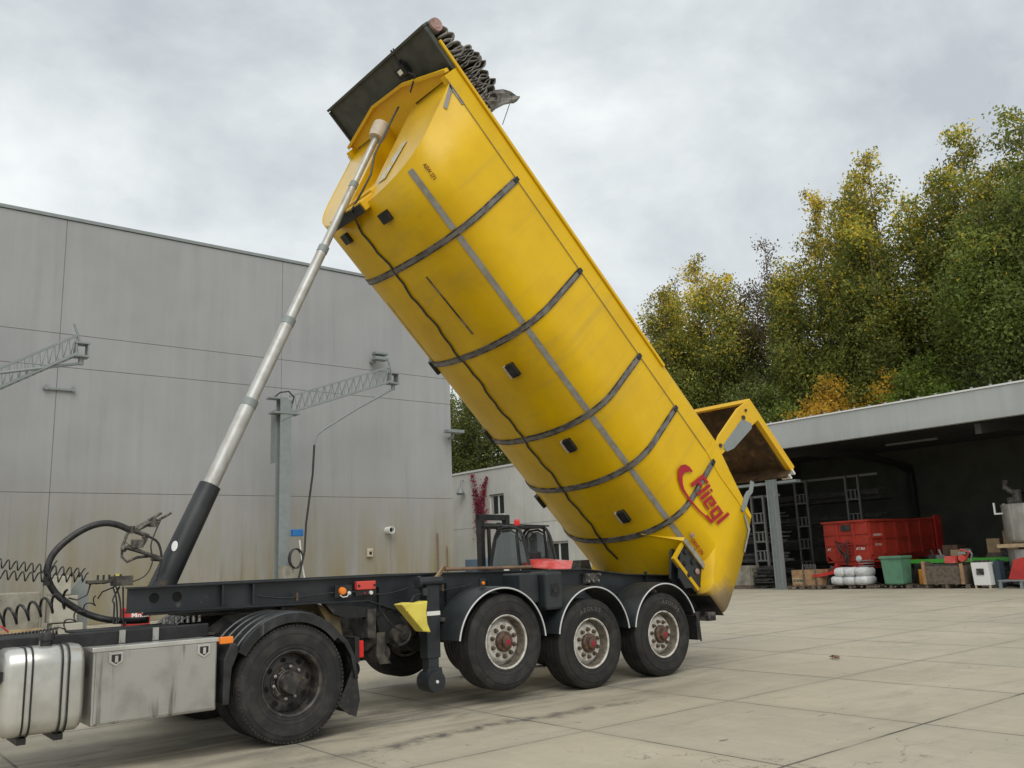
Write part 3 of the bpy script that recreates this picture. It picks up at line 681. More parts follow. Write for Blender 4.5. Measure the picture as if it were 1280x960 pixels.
# wheel makers: axis Y, outer side towards -Y
def tyre_mb(Ro, W, wear=1):
    h = W/2; p = [(.285, -h*.80), (.30, -h*.88), (.312, -h*.89), (.314, -h*.925), (.322, -h*.93), (.324, -h*.915), (.35, -h*.965), (.352, -h*.985), (.358, -h*.985), (.36, -h*.97), (.40, -h*1.0), (.442, -h*.99), (.444, -h*1.015), (.452, -h*1.012), (.454, -h*.98), (Ro-.045, -h*.93), (Ro-.043, -h*.945), (Ro-.02, -h*.87), (Ro-.004, -h*.78)]
    tr_ = []; ng = 4
    for i in range(ng):
        yc = -h*.55+i*h*1.1/(ng-1)
        tr_ += [(Ro, yc-.012), (Ro-.013, yc-.008), (Ro-.013, yc+.008), (Ro, yc+.012)]
    p2 = [(r, -y) for r, y in reversed(p)]
    return p+tr_+p2
def make_wheel(parent, kind, rub='rubber', letter=None):
    Ro = .53; W = .385 if kind == 'single' else .30
    h = W/2; wm = MB()
    if kind == 'single':
        prof = [(.285, -h*.80), (.297, -h*.88), (.286, -h*.86), (.272, -h*.78), (.266, -h*.45), (.258, -h*.2)]
        m = MB(); m.lathe(prof+[(.25, -h*.2+.02), (.25, .15), (.28, h*.8)], n=48)
        wheel = m.build('wheel', 'rimbrown', parent, smooth=True, local=True)
        ring = MB(); ring.lathe([(.278, -h*.84), (.288, -h*.905), (.297, -h*.90), (.300, -h*.86)], n=48); ring.build('rim_lip', 'rimwhite', wheel, smooth=True, local=True)
        d = MB(); d.lathe([(.257, -h*.22), (.235, -h*.32), (.21, -h*.50), (.20, -h*.52), (.105, -h*.52), (.10, -h*.48), (.10, 0)], n=48); d.build('wheel_disc', 'rimwhite', wheel, smooth=True, local=True, ang=40)
        hb_ = MB(); hb_.lathe([(.112, -h*.521), (.112, -h*.72), (.10, -h*.8), (.07, -h*.84), (.068, -h*.98), (.05, -h*1.03), (0, -h*1.03)], n=32); hb_.build('hub', 'hub', wheel, smooth=True, local=True)
        for k in range(10):
            t = 2*pi*k/10+.3; c = (.162*math.cos(t), 0, .162*math.sin(t))
            b = MB(); b.lathe([(.026, -h*.522), (.026, -h*.56), (.019, -h*.60), (.019, -h*.72), (.012, -h*.76), (0, -h*.76)], c, 8); b.build('wheel_nut', 'nutrust', wheel, local=True)
        rc = MB(); rc.lathe([(.03, -h*1.031), (.028, -h*1.045), (0, -h*1.045)], n=12); rc.box(-.006, .006, -h*1.05, -h*1.032, -.06, .02); rc.build('hub_mark', 'redcap', wheel, local=True)
        T = MB(); T.lathe(tyre_mb(Ro, W), n=72)
        ty = T.build('tyre', rub, wheel, smooth=True, local=True)
    else:
        m = MB()
        m.lathe([(.285, -h*.80), (.297, -h*.9), (.288, -h*.92), (.272, -h*.82), (.268, -h*.2), (.262, .02), (.255, .02), (.25, .5), (.29, .58)], n=48)
        wheel = m.build('wheel', 'rimdark', parent, smooth=True, local=True)
        d = MB(); d.lathe([(.261, .0), (.235, -.015), (.17, -.02), (.165, -.028), (.12, -.028), (.12, .05)], n=48); d.build('wheel_disc', 'rimdark', wheel, smooth=True, local=True)
        hh = MB()
        for k in range(8):
            t = 2*pi*k/8+.2; c = Vector((.205*math.cos(t), -.0195, .205*math.sin(t)))
            tn = Vector((-math.sin(t), 0, math.cos(t))); rd = Vector((math.cos(t), 0, math.sin(t)))
            hh.add([c+tn*.028*math.cos(a)+rd*.020*math.sin(a)+Vector((0, -.006, 0)) for a in np.linspace(0, 2*pi, 13)[:-1]], [tuple(range(12))])
        hh.build('vent_hole', 'hole', wheel, local=True)
        hb_ = MB(); hb_.lathe([(.118, -.029), (.118, -.06), (.105, -.07), (.10, -.12), (.09, -.135), (.05, -.14), (0, -.14)], n=32)
        for k in range(8):
            t = 2*pi*k/8; hb_.lathe([(.012, -.12), (.012, -.15), (0, -.15)], (.085*math.cos(t), 0, .085*math.sin(t)), 6)
        hb_.build('hub', 'rimdark', wheel, smooth=True, local=True)
        for k in range(10):
            t = 2*pi*k/10+.15; c = (.142*math.cos(t), 0, .142*math.sin(t))
            b = MB(); b.lathe([(.017, -.0285), (.017, -.052), (.009, -.056), (.009, -.068), (0, -.07)], c, 8); b.build('wheel_nut', 'nut' if k % 3 else 'nutrust', wheel, local=True)
        for dy in (0, .34):
            T = MB(); T.lathe([(r, y+dy) for r, y in tyre_mb(Ro, W)], n=72)
            for k in range(84):
                a = 2*pi*k/84; c_, s_ = math.cos(a), math.sin(a)
                for sd in ((-1, 1) if dy else (-1,)):
                    b = MB().box(-.013, .013, -.012, .006, -.010, .008); b.xf(Matrix(((s_, 0, c_, .512*c_), (0, 1, 0, dy+sd*h*.86), (-c_, 0, s_, .512*s_), (0, 0, 0, 1)))); T.add(b.v, b.f)
            T.build('tyre', rub, wheel, smooth=True, local=True)
    if letter:
        Lm = MB(); s, r0 = letter
        tot = len(s)
        for i, ch in enumerate(s):
            if ch == ' ': continue
            a = pi/2+.42-.155*i
            g_ = text_mb(ch, .075, .006, .003)
            if not g_.v: continue
            xs_ = [v[0] for v in g_.v]; cx = (min(xs_)+max(xs_))/2
            rd = Vector((math.cos(a), 0, math.sin(a))); tn = Vector((math.sin(a), 0, -math.cos(a)))
            Mx = Matrix((tn, rd, tn.cross(rd))).transposed().to_4x4(); Mx.translation = rd*r0+Vector((0, -h*.992, 0))
            Lm2 = g_; Lm2.v = [(v[0]-cx, v[1], v[2]) for v in Lm2.v]; Lm2.xf(Mx); Lm.add(Lm2.v, Lm2.f)
        Lm.build('tyre_lettering', 'texttyre', ty, local=True)
    return wheel
tw = make_wheel(tr, 'dual', 'rubber2'); LO = Vector(ORG[tr.name])
put(tw, Vector((3.64, 7.80+.15, .53))-LO)
tw2 = copy_tree(tw, tr); put(tw2, Vector((3.64, 10.5-.15, .53))-LO, pi)
m = MB(); m.tube([(3.64, 8.3, .53), (3.64, 10.0, .53)], .09, 16).lathe([(.0, -.25), (.22, -.14), (.26, 0), (.22, .14), (0, .25)], (3.64, 9.15, .53), 20); m.build('drive_axle', 'grime', tr, smooth=True)
# mudguard of the drive wheel: arc section over the wheel
def arc_guard(cx, cz, r, y0, y1, a0, a1, th=.012, lip=.05, n=26, ribs=True):
    m = MB(); P = []
    for k in range(n+1):
        a = a0+(a1-a0)*k/n; P.append((math.cos(a), math.sin(a)))
    def ring(rr, y): return [(cx+rr*c, y, cz+rr*s) for c, s in P]
    prof = [(r-lip, y0), (r-.004, y0), (r, y0+.012)]
    if ribs:
        k = y0+.07
        while k < y1-.05: prof += [(r, k), (r+.010, k+.008), (r+.010, k+.05), (r, k+.058)]; k += .17
    prof += [(r, y1), (r-th, y1), (r-th, y0+th), (r-lip, y0+th)]
    s0 = 0; k = len(prof)
    for rr, y in prof: m.v += ring(rr, y)
    nn = n+1
    for i in range(k):
        j = (i+1) % k
        for q in range(n): m.f.append((i*nn+q, i*nn+q+1, j*nn+q+1, j*nn+q))
    m.f.append(tuple(i*nn for i in range(k))); m.f.append(tuple(i*nn+n for i in range(k)))
    return m
for yy0, yy1 in ((7.79, 8.45), (9.85, 10.51)):
    g_ = arc_guard(3.64, .55, .615, yy0, yy1, R(38), R(150), lip=.09)
    g_.build('mudguard', 'mudguard2', tr, smooth=True)
    m = MB(); m.prism([(3.10, .93), (3.12, .86), (3.06, .72), (3.04, .42), (2.985, .42), (2.985, .80), (3.04, .93)], yy0+.005, yy1-.02); m.build('mudguard_front', 'mudguard2', tr, bevel=.01)
    m = MB(); m.prism([(4.12, .93), (4.20, .86), (4.27, .72), (4.31, .5), (4.28, .5), (4.23, .72), (4.16, .84), (4.09, .90)], yy0+.005, yy1-.02); m.build('mudguard_rear', 'mudguard2', tr)
    m = MB(); m.prism([(4.27, .62), (4.30, .62), (4.34, .3), (4.30, .15), (4.22, .18), (4.10, .28), (4.18, .42)], yy0+.03, yy0+.04); m.prism([(4.28, .6), (4.30, .6), (4.30, .17), (4.28, .2)], yy0+.04, yy1-.05); m.build('mud_flap', 'rubsoft', tr)
m = MB(); m.box(2.955, 3.07, 7.80, 7.85, .935, .995); m.build('marker_lamp', 'orange', tr, bevel=.008)
m = MB(); m.box(4.36, 4.42, 7.88, 8.2, .68, .84); tl = m.build('tail_lamp', 'redlens', tr, bevel=.01)
MB().box(4.31, 4.359, 7.86, 8.24, .64, .88).build('lamp_housing', 'black', tl)
MB().box(4.4205, 4.428, 7.90, 7.96, .72, .80).build('lamp_reflector', M['redcap'], tl)
# fifth wheel + wedge ramps
m = MB(); m.box(3.05, 4.1, 8.75, 9.55, 1.14, 1.19); m.prism([(3.1, .965), (3.95, .965), (3.65, 1.138), (3.35, 1.138)], 8.74, 8.78).prism([(3.1, .965), (3.95, .965), (3.65, 1.138), (3.35, 1.138)], 9.52, 9.56)
m.add([(3.9, 8.65, 1.19), (4.35, 8.75, 1.10), (4.35, 8.85, 1.10), (3.9, 8.95, 1.2), (3.9, 8.65, 1.15), (4.35, 8.75, 1.07), (4.35, 8.85, 1.07), (3.9, 8.95, 1.15)], [(0, 1, 2, 3), (4, 7, 6, 5), (0, 4, 5, 1), (1, 5, 6, 2), (2, 6, 7, 3), (3, 7, 4, 0)])
m.build('fifth_wheel', 'grime', tr, bevel=.005)
m = MB()
for k in range(7): m.tube([(2.72+k*.055, 8.62, 1.10), (2.72+k*.055, 8.62, 1.16)], .016, 8)
m.build('coupling_stud', 'nut', tr)
m = MB(); m.box(2.7, 3.2, 8.6, 9.5, .97, .99); m.build('cover_plate', 'grime', tr)
m = MB(); m.tube([(2.9, 8.45, .8), (2.9, 9.0, .8)], .13, 14); m.tube([(4.0, 8.5, .62), (4.0, 9.8, .62)], .06, 10); m.box(3.0, 4.4, 8.5, 8.6, .6, .7); m.lathe([(.13, 0), (.16, .06), (.16, .2), (.13, .26)], (4.15, 8.72, .45), 18, 'Z'); m.build('suspension', 'grime', tr, smooth=True)
# coiled air lines
def coil(a, b, r, turns, th, sag=0., m=None, n=12, y=0):
    a = Vector(a); b = Vector(b); d = (b-a); L_ = d.length; dn = d.normalized()
    x = dn.cross(Vector((0, 1, 0))).normalized(); yv = dn.cross(x)
    P = []
    for i in range(int(turns*n)+1):
        t = i/(turns*n); c = a+d*t+Vector((0, 0, -sag*4*t*(1-t))); an = 2*pi*i/n
        P.append(c+x*math.cos(an)*r+yv*math.sin(an)*r)
    (m or MB()).tube(P, th, 6); return P
for a, b, r_, tn_, th, sg in (((.9, 9.1, 1.83), (2.08, 8.95, 1.60), .04, 19, .0065, .02), ((.9, 9.0, 1.72), (2.10, 8.9, 1.56), .04, 18, .0065, .04),
                         ((1.1, 8.85, 1.2), (1.95, 8.9, 1.38), .075, 9, .012, .03), ((.9, 8.7, 1.08), (1.85, 8.75, 1.10), .035, 34, .008, .02),
                         ((1.85, 8.75, 1.10), (2.2, 8.9, 1.36), .035, 4, .006, .0)):
    mm = MB(); coil(a, b, r_, tn_, th, sg, mm); mm.build('coiled_air_line', 'rubsoft', tr, smooth=True)
m = MB(); m.tube([(2.2, 8.9, 1.36), (2.23, 8.88, 1.42), (2.3, 8.85, 1.45), (2.4, 8.85, 1.50)], .007, 6)
m.tube([(1.95, 8.9, 1.38), (2.02, 8.9, 1.36), (2.1, 8.88, 1.4), (2.13, 8.9, 1.5)], .008, 6); m.build('air_hose', 'rubsoft', tr, smooth=True)
m = MB(); m.box(1.74, 1.79, 8.9, 8.95, 1.5, 1.58).tube([(1.77, 8.92, 1.58), (1.8, 8.92, 1.66), (1.84, 8.92, 1.72)], .006, 5); m.build('coupling_head', 'black', tr)
m = MB(); m.tube([(1.3, 8.9, 1.14), (1.36, 8.85, 1.19), (1.42, 8.8, 1.17), (1.47, 8.8, 1.12)], .008, 6); m.build('red_cable', 'redpaint', tr)
# thick hydraulic hose loop
hp = [(2.47, 9.0, 2.00), (2.36, 9.0, 2.045), (2.24, 9.0, 2.06), (2.10, 9.0, 2.02), (1.96, 9.0, 1.93), (1.84, 9.0, 1.81), (1.785, 9.0, 1.69), (1.79, 9.0, 1.56), (1.86, 9.0, 1.43), (1.98, 8.98, 1.32), (2.14, 8.95, 1.22), (2.32, 8.9, 1.16), (2.52, 8.9, 1.14), (2.66, 8.9, 1.14)]
def smooth_path(P, k=5):
    P = [Vector(p) for p in P]; out_ = []
    for i in range(len(P)-1):
        p0, p1, p2, p3 = P[max(i-1, 0)], P[i], P[i+1], P[min(i+2, len(P)-1)]
        for j in range(k):
            t = j/k; out_.append(.5*((2*p1)+(-p0+p2)*t+(2*p0-5*p1+4*p2-p3)*t*t+(-p0+3*p1-3*p2+p3)*t**3))
    return out_+[P[-1]]
MB().tube(smooth_path(hp), .031, 12).build('hydraulic_hose', 'rubsoft', tr, smooth=True)

# ======================= THE TIPPING SEMI-TRAILER =======================
tp = root('tipper_trailer', (7.6, 9.23, 0), 'yellow half-pipe tipper semi-trailer with its body raised and tailgate open', 'tipper trailer')
YC = 9.23
TO = Vector(ORG[tp.name])
# body frame: local x = -u (u runs from the rear end to the front), local z = w (up, square to the floor)
BO = Vector((11.42945, 9.23, 2.06082)); TH = R(45)
def bplace(o):
    o.location = BO-TO; o.rotation_euler = (0, TH, 0); return o
def bpart(mb, name, m, **k):
    mb.v = [(-u, y, w) for u, y, w in mb.v]
    return bplace(mb.build(name, m, tp, local=True, **k))
def bsub(mb, name, m, parent, **k):
    mb.v = [(-u, y, w) for u, y, w in mb.v]
    return mb.build(name, m, parent, local=True, **k)
NE = 2.4
def sec_w(y, n=NE, d=.78): return -1.0-d*max(0, 1-(abs(y)/1.25)**n)**(1/n)
def sec_y(w): 
    if w > -1.0: return -1.25
    return -1.25*max(0, 1-min(1, (-w-1)/.78)**NE)**(1/NE)
def ring(n, d, top, K=44):
    P = [(-1.25, top), (-1.25, -.3), (-1.25, -.65)]
    for i in range(K+1):
        a = pi*i/K; c, s = math.cos(a), math.sin(a)
        P.append((-1.25*math.copysign(abs(c)**(2/n), c), -1.0-d*abs(s)**(2/n)))
    return P+[(1.25, -.65), (1.25, -.3), (1.25, top)]
def topw(u): return 0 if u > 1.55 else -.28*(1.55-u)/1.27
sk_ = MB(); rings = []
def rearu(w): return .28+.33*(w+.28) if w > -1.14 else -.004+.154*(w+1.14)
R0 = [(rearu(w), y, w) for y, w in ring(16, .83, -.28)]
R1 = [(.50+.22*(w+.95), y, w) for y, w in ring(16, .82, -.24)]
R2 = [(.66+.22*(w+.95), y, w) for y, w in ring(NE, .78, -.22)]
rings = [R0, R1, R2]
for u in (1.1, 1.55, 2.2, 3, 4, 5, 6, 6.8): rings.append([(u, y, w) for y, w in ring(NE, .78, topw(u))])
rings.append([(7.9+.36*w, y, w) for y, w in ring(NE, .78, 0)])
K = len(R0)
for r_ in rings: sk_.v += r_
for i in range(len(rings)-1):
    for k in range(K-1): sk_.f.append((i*K+k, i*K+k+1, (i+1)*K+k+1, (i+1)*K+k))
body = bpart(sk_, 'tipping_body', 'yellow', smooth=True, ang=28, solid=.012)
# front wall with recessed ram channel
fw_ = MB()
def fu(w): return 7.9+.36*w-.012
ysn = list(np.linspace(-1.245, -.3, 12)); 
for side in (1, -1):
    for i in range(len(ysn)-1):
        a, b = ysn[i]*side, ysn[i+1]*side
        fw_.add([(fu(-.08), a, -.08), (fu(-.08), b, -.08), (fu(sec_w(b)), b, sec_w(b)+.004), (fu(sec_w(a)), a, sec_w(a)+.004)], [(0, 1, 2, 3)])
for y in (-.3, .3):
    fw_.add([(fu(-.08), y, -.08), (7.35, y, -.08), (7.05, y, -1.74), (fu(-1.75), y, -1.75)], [(0, 1, 2, 3)])
fw_.add([(7.35, -.3, -.08), (7.35, .3, -.08), (7.05, .3, -1.77), (7.05, -.3, -1.77)], [(0, 1, 2, 3)])
bsub(fw_, 'front_wall', 'yellowgloss', body, solid=.012)
m = MB(); m.box(7.20, 7.33, -.40, .40, -1.86, -1.62); m.box(7.34, 7.97, -.42, .42, -.17, -.15); m.box(7.30, 7.36, -.40, .40, -1.62, -.17); bsub(m, 'bottom_box', 'yellow2', body, bevel=.01)
m = MB(); m.box(7.19, 7.31, -.37, .37, -1.885, -1.862); bsub(m, 'box_underside', 'black', body)
# gusset flange under the front platform, bowed in the middle
m = MB(); P = [(7.96, -1.26), (8.16, -.45), (8.18, .25), (8.1, .6), (7.96, 1.22)]
for i in range(len(P)-1):
    (ua, ya), (ub, yb) = P[i], P[i+1]
    m.add([(ua, ya, -.24), (ub, yb, -.24), (ub, yb, -.17), (ua, ya, -.17), (ua-.04, ya, -.24), (ub-.04, yb, -.24), (ub-.04, yb, -.17), (ua-.04, ya, -.17)], [(0, 1, 2, 3), (4, 7, 6, 5), (0, 4, 5, 1), (3, 2, 6, 7), (0, 3, 7, 4), (1, 5, 6, 2)])
    m.add([(ua-.04, ya, -.172), (ub-.04, yb, -.172), (7.86, yb, -.172), (7.86, ya, -.172)], [(0, 1, 2, 3)])
bsub(m, 'front_flange', 'yellow2', body)
# top rails
for s in (-1, 1):
    m = MB(); ya, yb = sorted((s*1.17, s*1.262)); m.box(1.6, 7.9, ya, yb, -.29, -.045)
    bsub(m, 'top_rail', 'yellow', body, bevel=.008)
    m = MB(); ya, yb = sorted((s*1.15, s*1.292)); m.box(3.0, 8.27, ya, yb, -.044, 0.0)
    bsub(m, 'rail_cap', 'yellow2', body, bevel=.006)
    m = MB(); ya, yb = sorted((s*1.263, s*1.270)); m.box(1.62, 7.85, ya, yb, -.297, -.291); bsub(m, 'rail_shadow_gap', 'seam', body)
m = MB(); m.prism([(1.60, -.29), (1.60, -.01), (.30, -.28), (.28, -.34), (1.2, -.35)], -1.266, -1.2575)
bsub(m, 'rear_corner_plate', 'yellow', body, bevel=.003)
# steel bands round the tub
for u in (6.36, 4.89, 3.41, 2.45, 1.41):
    m = MB(); P = [p for p in ring(NE, .78, -.3) if p[1] <= -.3+1e-6]
    if u == 1.41: P = [(y, w) for y, w in P if True]
    def offs(P, d):
        Q = []
        for i, p in enumerate(P):
            a = P[max(i-1, 0)]; b = P[min(i+1, len(P)-1)]; t = Vector((b[0]-a[0], b[1]-a[1]))
            if t.length == 0: t = Vector((0, -1))
            t.normalize(); Q.append((p[0]+t[1]*d, p[1]-t[0]*d))
        return Q
    P = [P[0]]+[p for p in P[1:] if (Vector(p)-Vector(P[0])).length > .01]
    A, B = offs(P, .008), offs(P, .026); n_ = len(P)
    prof = [(-.042, A), (-.042, B), (-.030, offs(P, .029)), (-.024, offs(P, .022)), (.024, offs(P, .022)), (.030, offs(P, .029)), (.042, B), (.042, A)]
    for du, Q in prof: m.v += [(u+du, y, w) for y, w in Q]
    for i in range(len(prof)-1):
        for k in range(n_-1): m.f.append((i*n_+k, i*n_+k+1, (i+1)*n_+k+1, (i+1)*n_+k))
    bnd = bsub(m, 'steel_band', 'greysteel', body, smooth=True, ang=30)
    m = MB(); Q = offs(P, .0245)
    for du in (-.026, .026): m.v += [(u+du, y, w) for y, w in Q]
    for k in range(n_-1): m.f.append((k, k+1, n_+k+1, n_+k))
    bsub(m, 'band_inlay', 'inlay', body, smooth=True)
    m = MB(); m.box(u-.03, u+.03, -1.285, -1.262, -.36, -.27); bsub(m, 'band_end', 'black', body)
# reflective stripe along the flank
def flank(u, w, off=.006):
    y = sec_y(w); e_ = .01; y2 = sec_y(w-e_); t = Vector((y2-y, -e_)).normalized()
    return (u, y+t[1]*off, w-t[0]*off)
def strip(u0, u1, w0, w1, off=.0145, n=2, mw=3):
    m = MB()
    for i in range(n+1):
        for k in range(mw+1): m.v.append(flank(u0+(u1-u0)*i/n, w0+(w1-w0)*k/mw, off))
    for i in range(n):
        for k in range(mw): m.f.append((i*(mw+1)+k, i*(mw+1)+k+1, (i+1)*(mw+1)+k+1, (i+1)*(mw+1)+k))
    return m
prev = 7.28
for u in (6.36, 4.89, 3.41, 2.45, 1.41):
    bsub(strip(prev, u+.055, -1.452, -1.505), 'reflective_tape', 'reflstripe', body); prev = u-.055
bsub(strip(prev, 1.08, -1.452, -1.505), 'reflective_tape', 'reflstripe', body)
m = MB(); m.box(.34, 1.05, -1.13, -1.115, -1.535, -1.465); bsub(m, 'reflective_tape', 'reflstripe', body)
m = MB()
m.add([(7.80, -1.258, -.28), (7.50, -1.258, -.28), (7.50, -1.258, -.33), (7.77, -1.258, -.33)], [(0, 1, 2, 3)])
m.add([(7.79, -1.258, -.30), (7.62, -1.258, -.62), (7.57, -1.258, -.59), (7.72, -1.258, -.31)], [(0, 1, 2, 3)])
m.v = [(u, y-.007, w) for u, y, w in m.v]
bsub(m, 'corner_mark', 'reflstripe', body)
m = MB(); m.add([(.44, -1.262, -.36), (.42, -1.262, -.42), (.225, -1.262, -.52), (.26, -1.262, -.44)], [(0, 1, 2, 3)]); m.add([(.26, -1.262, -.44), (.225, -1.262, -.52), (.12, -1.262, -.84), (.085, -1.262, -.84), (.2, -1.262, -.47)], [(0, 1, 2, 3, 4)]); m.v = [(u, y-.008, w) for u, y, w in m.v]
bsub(m, 'rear_corner_mark', 'reflstripe', body)
# rubber blocks and lamps under the floor
def block(u, y, su, sy, name, mk, bevel=.006, d=.06):
    w0 = sec_w(y); m = MB(); sl_ = (sec_w(y+.02)-sec_w(y-.02))/.04; nrm = Vector((sl_, -1)).normalized(); tg = Vector((1, sl_)).normalized()
    V = []
    for uu in (u-su/2, u+su/2):
        for a in (-sy/2, sy/2):
            for h in (-.01, d): V.append((uu, y+tg[0]*a+nrm[0]*h, w0+tg[1]*a+nrm[1]*h))
    m.add(V, [(0, 1, 3, 2), (4, 6, 7, 5), (0, 4, 5, 1), (2, 3, 7, 6), (0, 2, 6, 4), (1, 5, 7, 3)])
    return bsub(m, name, mk, body, bevel=bevel)
for u in (4.47, 3.14, 1.79):
    block(u, -.64, .2, .12, 'rubber_block', 'black'); block(u, -.64+.085, .2, .03, 'block_rim', 'cream', d=.05); block(u+.35, .92, .22, .12, 'rubber_block', 'black')
block(7.0, -.5, .14, .16, 'rubber_block', 'black'); block(7.03, .42, .14, .16, 'rubber_block', 'black')
m = MB(); P = []
for i in range(60):
    u = 7.08-6.05*i/59; y = .03+.02*math.sin(i*.7)+.015*math.sin(i*1.9); P.append((u, y, sec_w(y)-.022))
m.tube(P, .013, 6); bsub(m, 'cable', 'rubsoft', body, smooth=True)
m = MB(); m.tube([(7.95, -.31, -.35), (7.8, -.34, -.8), (7.66, -.36, -1.2), (7.5, -.38, -1.45), (7.40, -.34, -1.7), (7.3, -.2, -1.90), (7.06, .03, -1.8)], .014, 6); bsub(m, 'cable', 'rubsoft', body, smooth=True)
m = MB(); m.tube([(6.1, -.42, sec_w(-.42)-.01), (4.85+.3, -.46, sec_w(-.46)-.01)], .012, 6); bsub(m, 'floor_seam', 'greysteel', body)
m = MB(); m.tube([(6.0, .75, sec_w(.75)-.004), (4.9, .78, sec_w(.78)-.004)], .008, 5); bsub(m, 'floor_seam', 'greysteel', body)
# weld seams: fine lines at each band on the flank, and a worn sticker on the front wall
m = MB(); m.add([(fu(-.95)+.02, -.75, -.95), (fu(-.95)+.02, -.6, -.95), (fu(-1.5)+.02, -.42, -1.5), (fu(-1.5)+.02, -.62, -1.5)], [(0, 1, 2, 3)]); bsub(m, 'worn_sticker', mat('worn_sticker_film', (.5, .5, .52), .3, c2=(.55, .42, .12), scale=14, lo=.45, hi=.55), body)
# side box over the hinge
m = MB(); m.box(.33, 1.06, -1.113, -1.0, -1.53, -1.46); m.box(.38, 1.04, -1.10, -1.05, -1.84, -1.785)
m.box(.66, .76, -1.085, -1.05, -1.784, -1.531).box(.98, 1.04, -1.09, -1.05, -1.784, -1.531)
hbx = bsub(m, 'hinge_box', 'yellow', body, bevel=.005)
m = MB(); Pw = [(1.06, -1.12, -1.47), (1.42, -.70, sec_w(-.70)-.005), (1.42, -.70, sec_w(-.70)-.035), (1.06, -1.12, -1.53), (1.06, -1.10, -1.82), (1.30, -.72, -1.80)]
m.add(Pw, [(0, 1, 2, 3)]); bsub(m, 'wedge_plate', 'yellow', hbx, solid=.01)
m = MB(); m.box(.36, 1.0, -1.045, -1.02, -1.83, -1.535); bsub(m, 'box_opening', 'seam', hbx)
m = MB(); m.lathe([(0, -.02), (.035, -.018), (.04, 0)], (1.03, -1.19, -1.40), 14); bsub(m, 'marker_lamp', 'rollpink', body)
# chute lip at the rear
m = MB(); m.add([(.29, -1.245, -1.825), (.29, 1.245, -1.825), (-.108, 1.245, -1.832), (-.108, -1.245, -1.832)], [(0, 1, 2, 3)]); m.v = [(u, y, w-.012) for u, y, w in m.v]; bsub(m, 'chute_underside', 'black', body)
# lettering: custom squared italic letters
def letters():
    m = MB(); S = .30   # skew
    x = [0.0]
    def rc(x0, x1, t0, t1): 
        m.add([(x0+S*t0, t0, 0), (x1+S*t0, t0, 0), (x1+S*t1, t1, 0), (x0+S*t1, t1, 0)], [(0, 1, 2, 3)])
    b = .055; xh = .23; cap = .33
    o = 0; rc(o, o+b*1.2, 0, cap); rc(o+b*1.2, o+.17, cap-b, cap); rc(o+b*1.2, o+.145, cap/2-b/2, cap/2+b/2)          # F
    o = .215-.03; rc(o, o+b, 0, cap-.01)                                                                                 # l
    o += .085; rc(o, o+b, 0, xh); rc(o, o+b, xh+.03, xh+.075)                                                            # i
    o += .085; rc(o, o+b, 0, xh); rc(o+b, o+.165, 0, b*.8); rc(o+b, o+.165, xh-b*.8, xh); rc(o+.165-b, o+.165, xh/2-b*.35, xh-b*.8); rc(o+b+.01, o+.165-b, xh/2-b*.35, xh/2+b*.3)  # e
    o += .20; rc(o, o+b, 0, xh); rc(o+b, o+.165, 0, b*.8); rc(o+b, o+.165-b, xh-b*.8, xh); rc(o+.165-b, o+.165, b*.8, xh); rc(o+.165-b, o+.165, -.10, 0); rc(o+.01, o+.165-b, -.10, -.10+b*.8)  # g
    o += .20; rc(o, o+b, 0, cap-.01)
    return m, o+b
lm, lw = letters()
def flat2body(mb, u0, w0, sx, rot=0.0, off=.014):
    c, s = math.cos(rot), math.sin(rot); V = []
    for x, t, _ in mb.v:
        a = (x*c-t*s)*sx; b_ = (x*s+t*c)*sx; V.append(flank(u0-a, w0+b_, off))
    mb.v = V; return mb
bsub(flat2body(lm, 1.575, -.94, .97, -.03, .0345), 'lettering', 'logo', body)
# swoosh
out_ = [(1.66, -.755), (1.74, -.76), (1.82, -.80), (1.875, -.88), (1.88, -.98), (1.80, -1.07), (1.66, -1.125), (1.45, -1.135), (1.2, -1.11), (.95, -1.05), (.88, -1.02)]
inn_ = [(1.64, -.775), (1.70, -.815), (1.735, -.865), (1.76, -.92), (1.75, -.985), (1.70, -1.04), (1.62, -1.085), (1.44, -1.10), (1.2, -1.08), (.95, -1.025), (.90, -.985)]
def interp(P, k=4):
    Q = []
    for i in range(len(P)-1):
        for j in range(k): Q.append((P[i][0]+(P[i+1][0]-P[i][0])*j/k, P[i][1]+(P[i+1][1]-P[i][1])*j/k))
    return Q+[P[-1]]
m = MB(); A, B = interp(out_), interp(inn_)
m.v = [flank(u, w, .0345) for u, w in A]+[flank(u, w, .0345) for u, w in B]; n_ = len(A)
m.f = [(i, i+1, n_+i+1, n_+i) for i in range(n_-1)]
bsub(m, 'swoosh', 'logo', body)
tm = text_mb('DRIVE ON', .064, 0, .001); bsub(flat2body(tm, .96, -1.42, 1, 0, .02), 'small_lettering', 'logo', body)
tm = text_mb('ASW 271', .058, 0, .0015); bsub(flat2body(tm, 7.24, -1.36, 1, 0, .02), 'model_lettering', mat('faded_brown_lettering', (.16, .05, .01), .6), body)
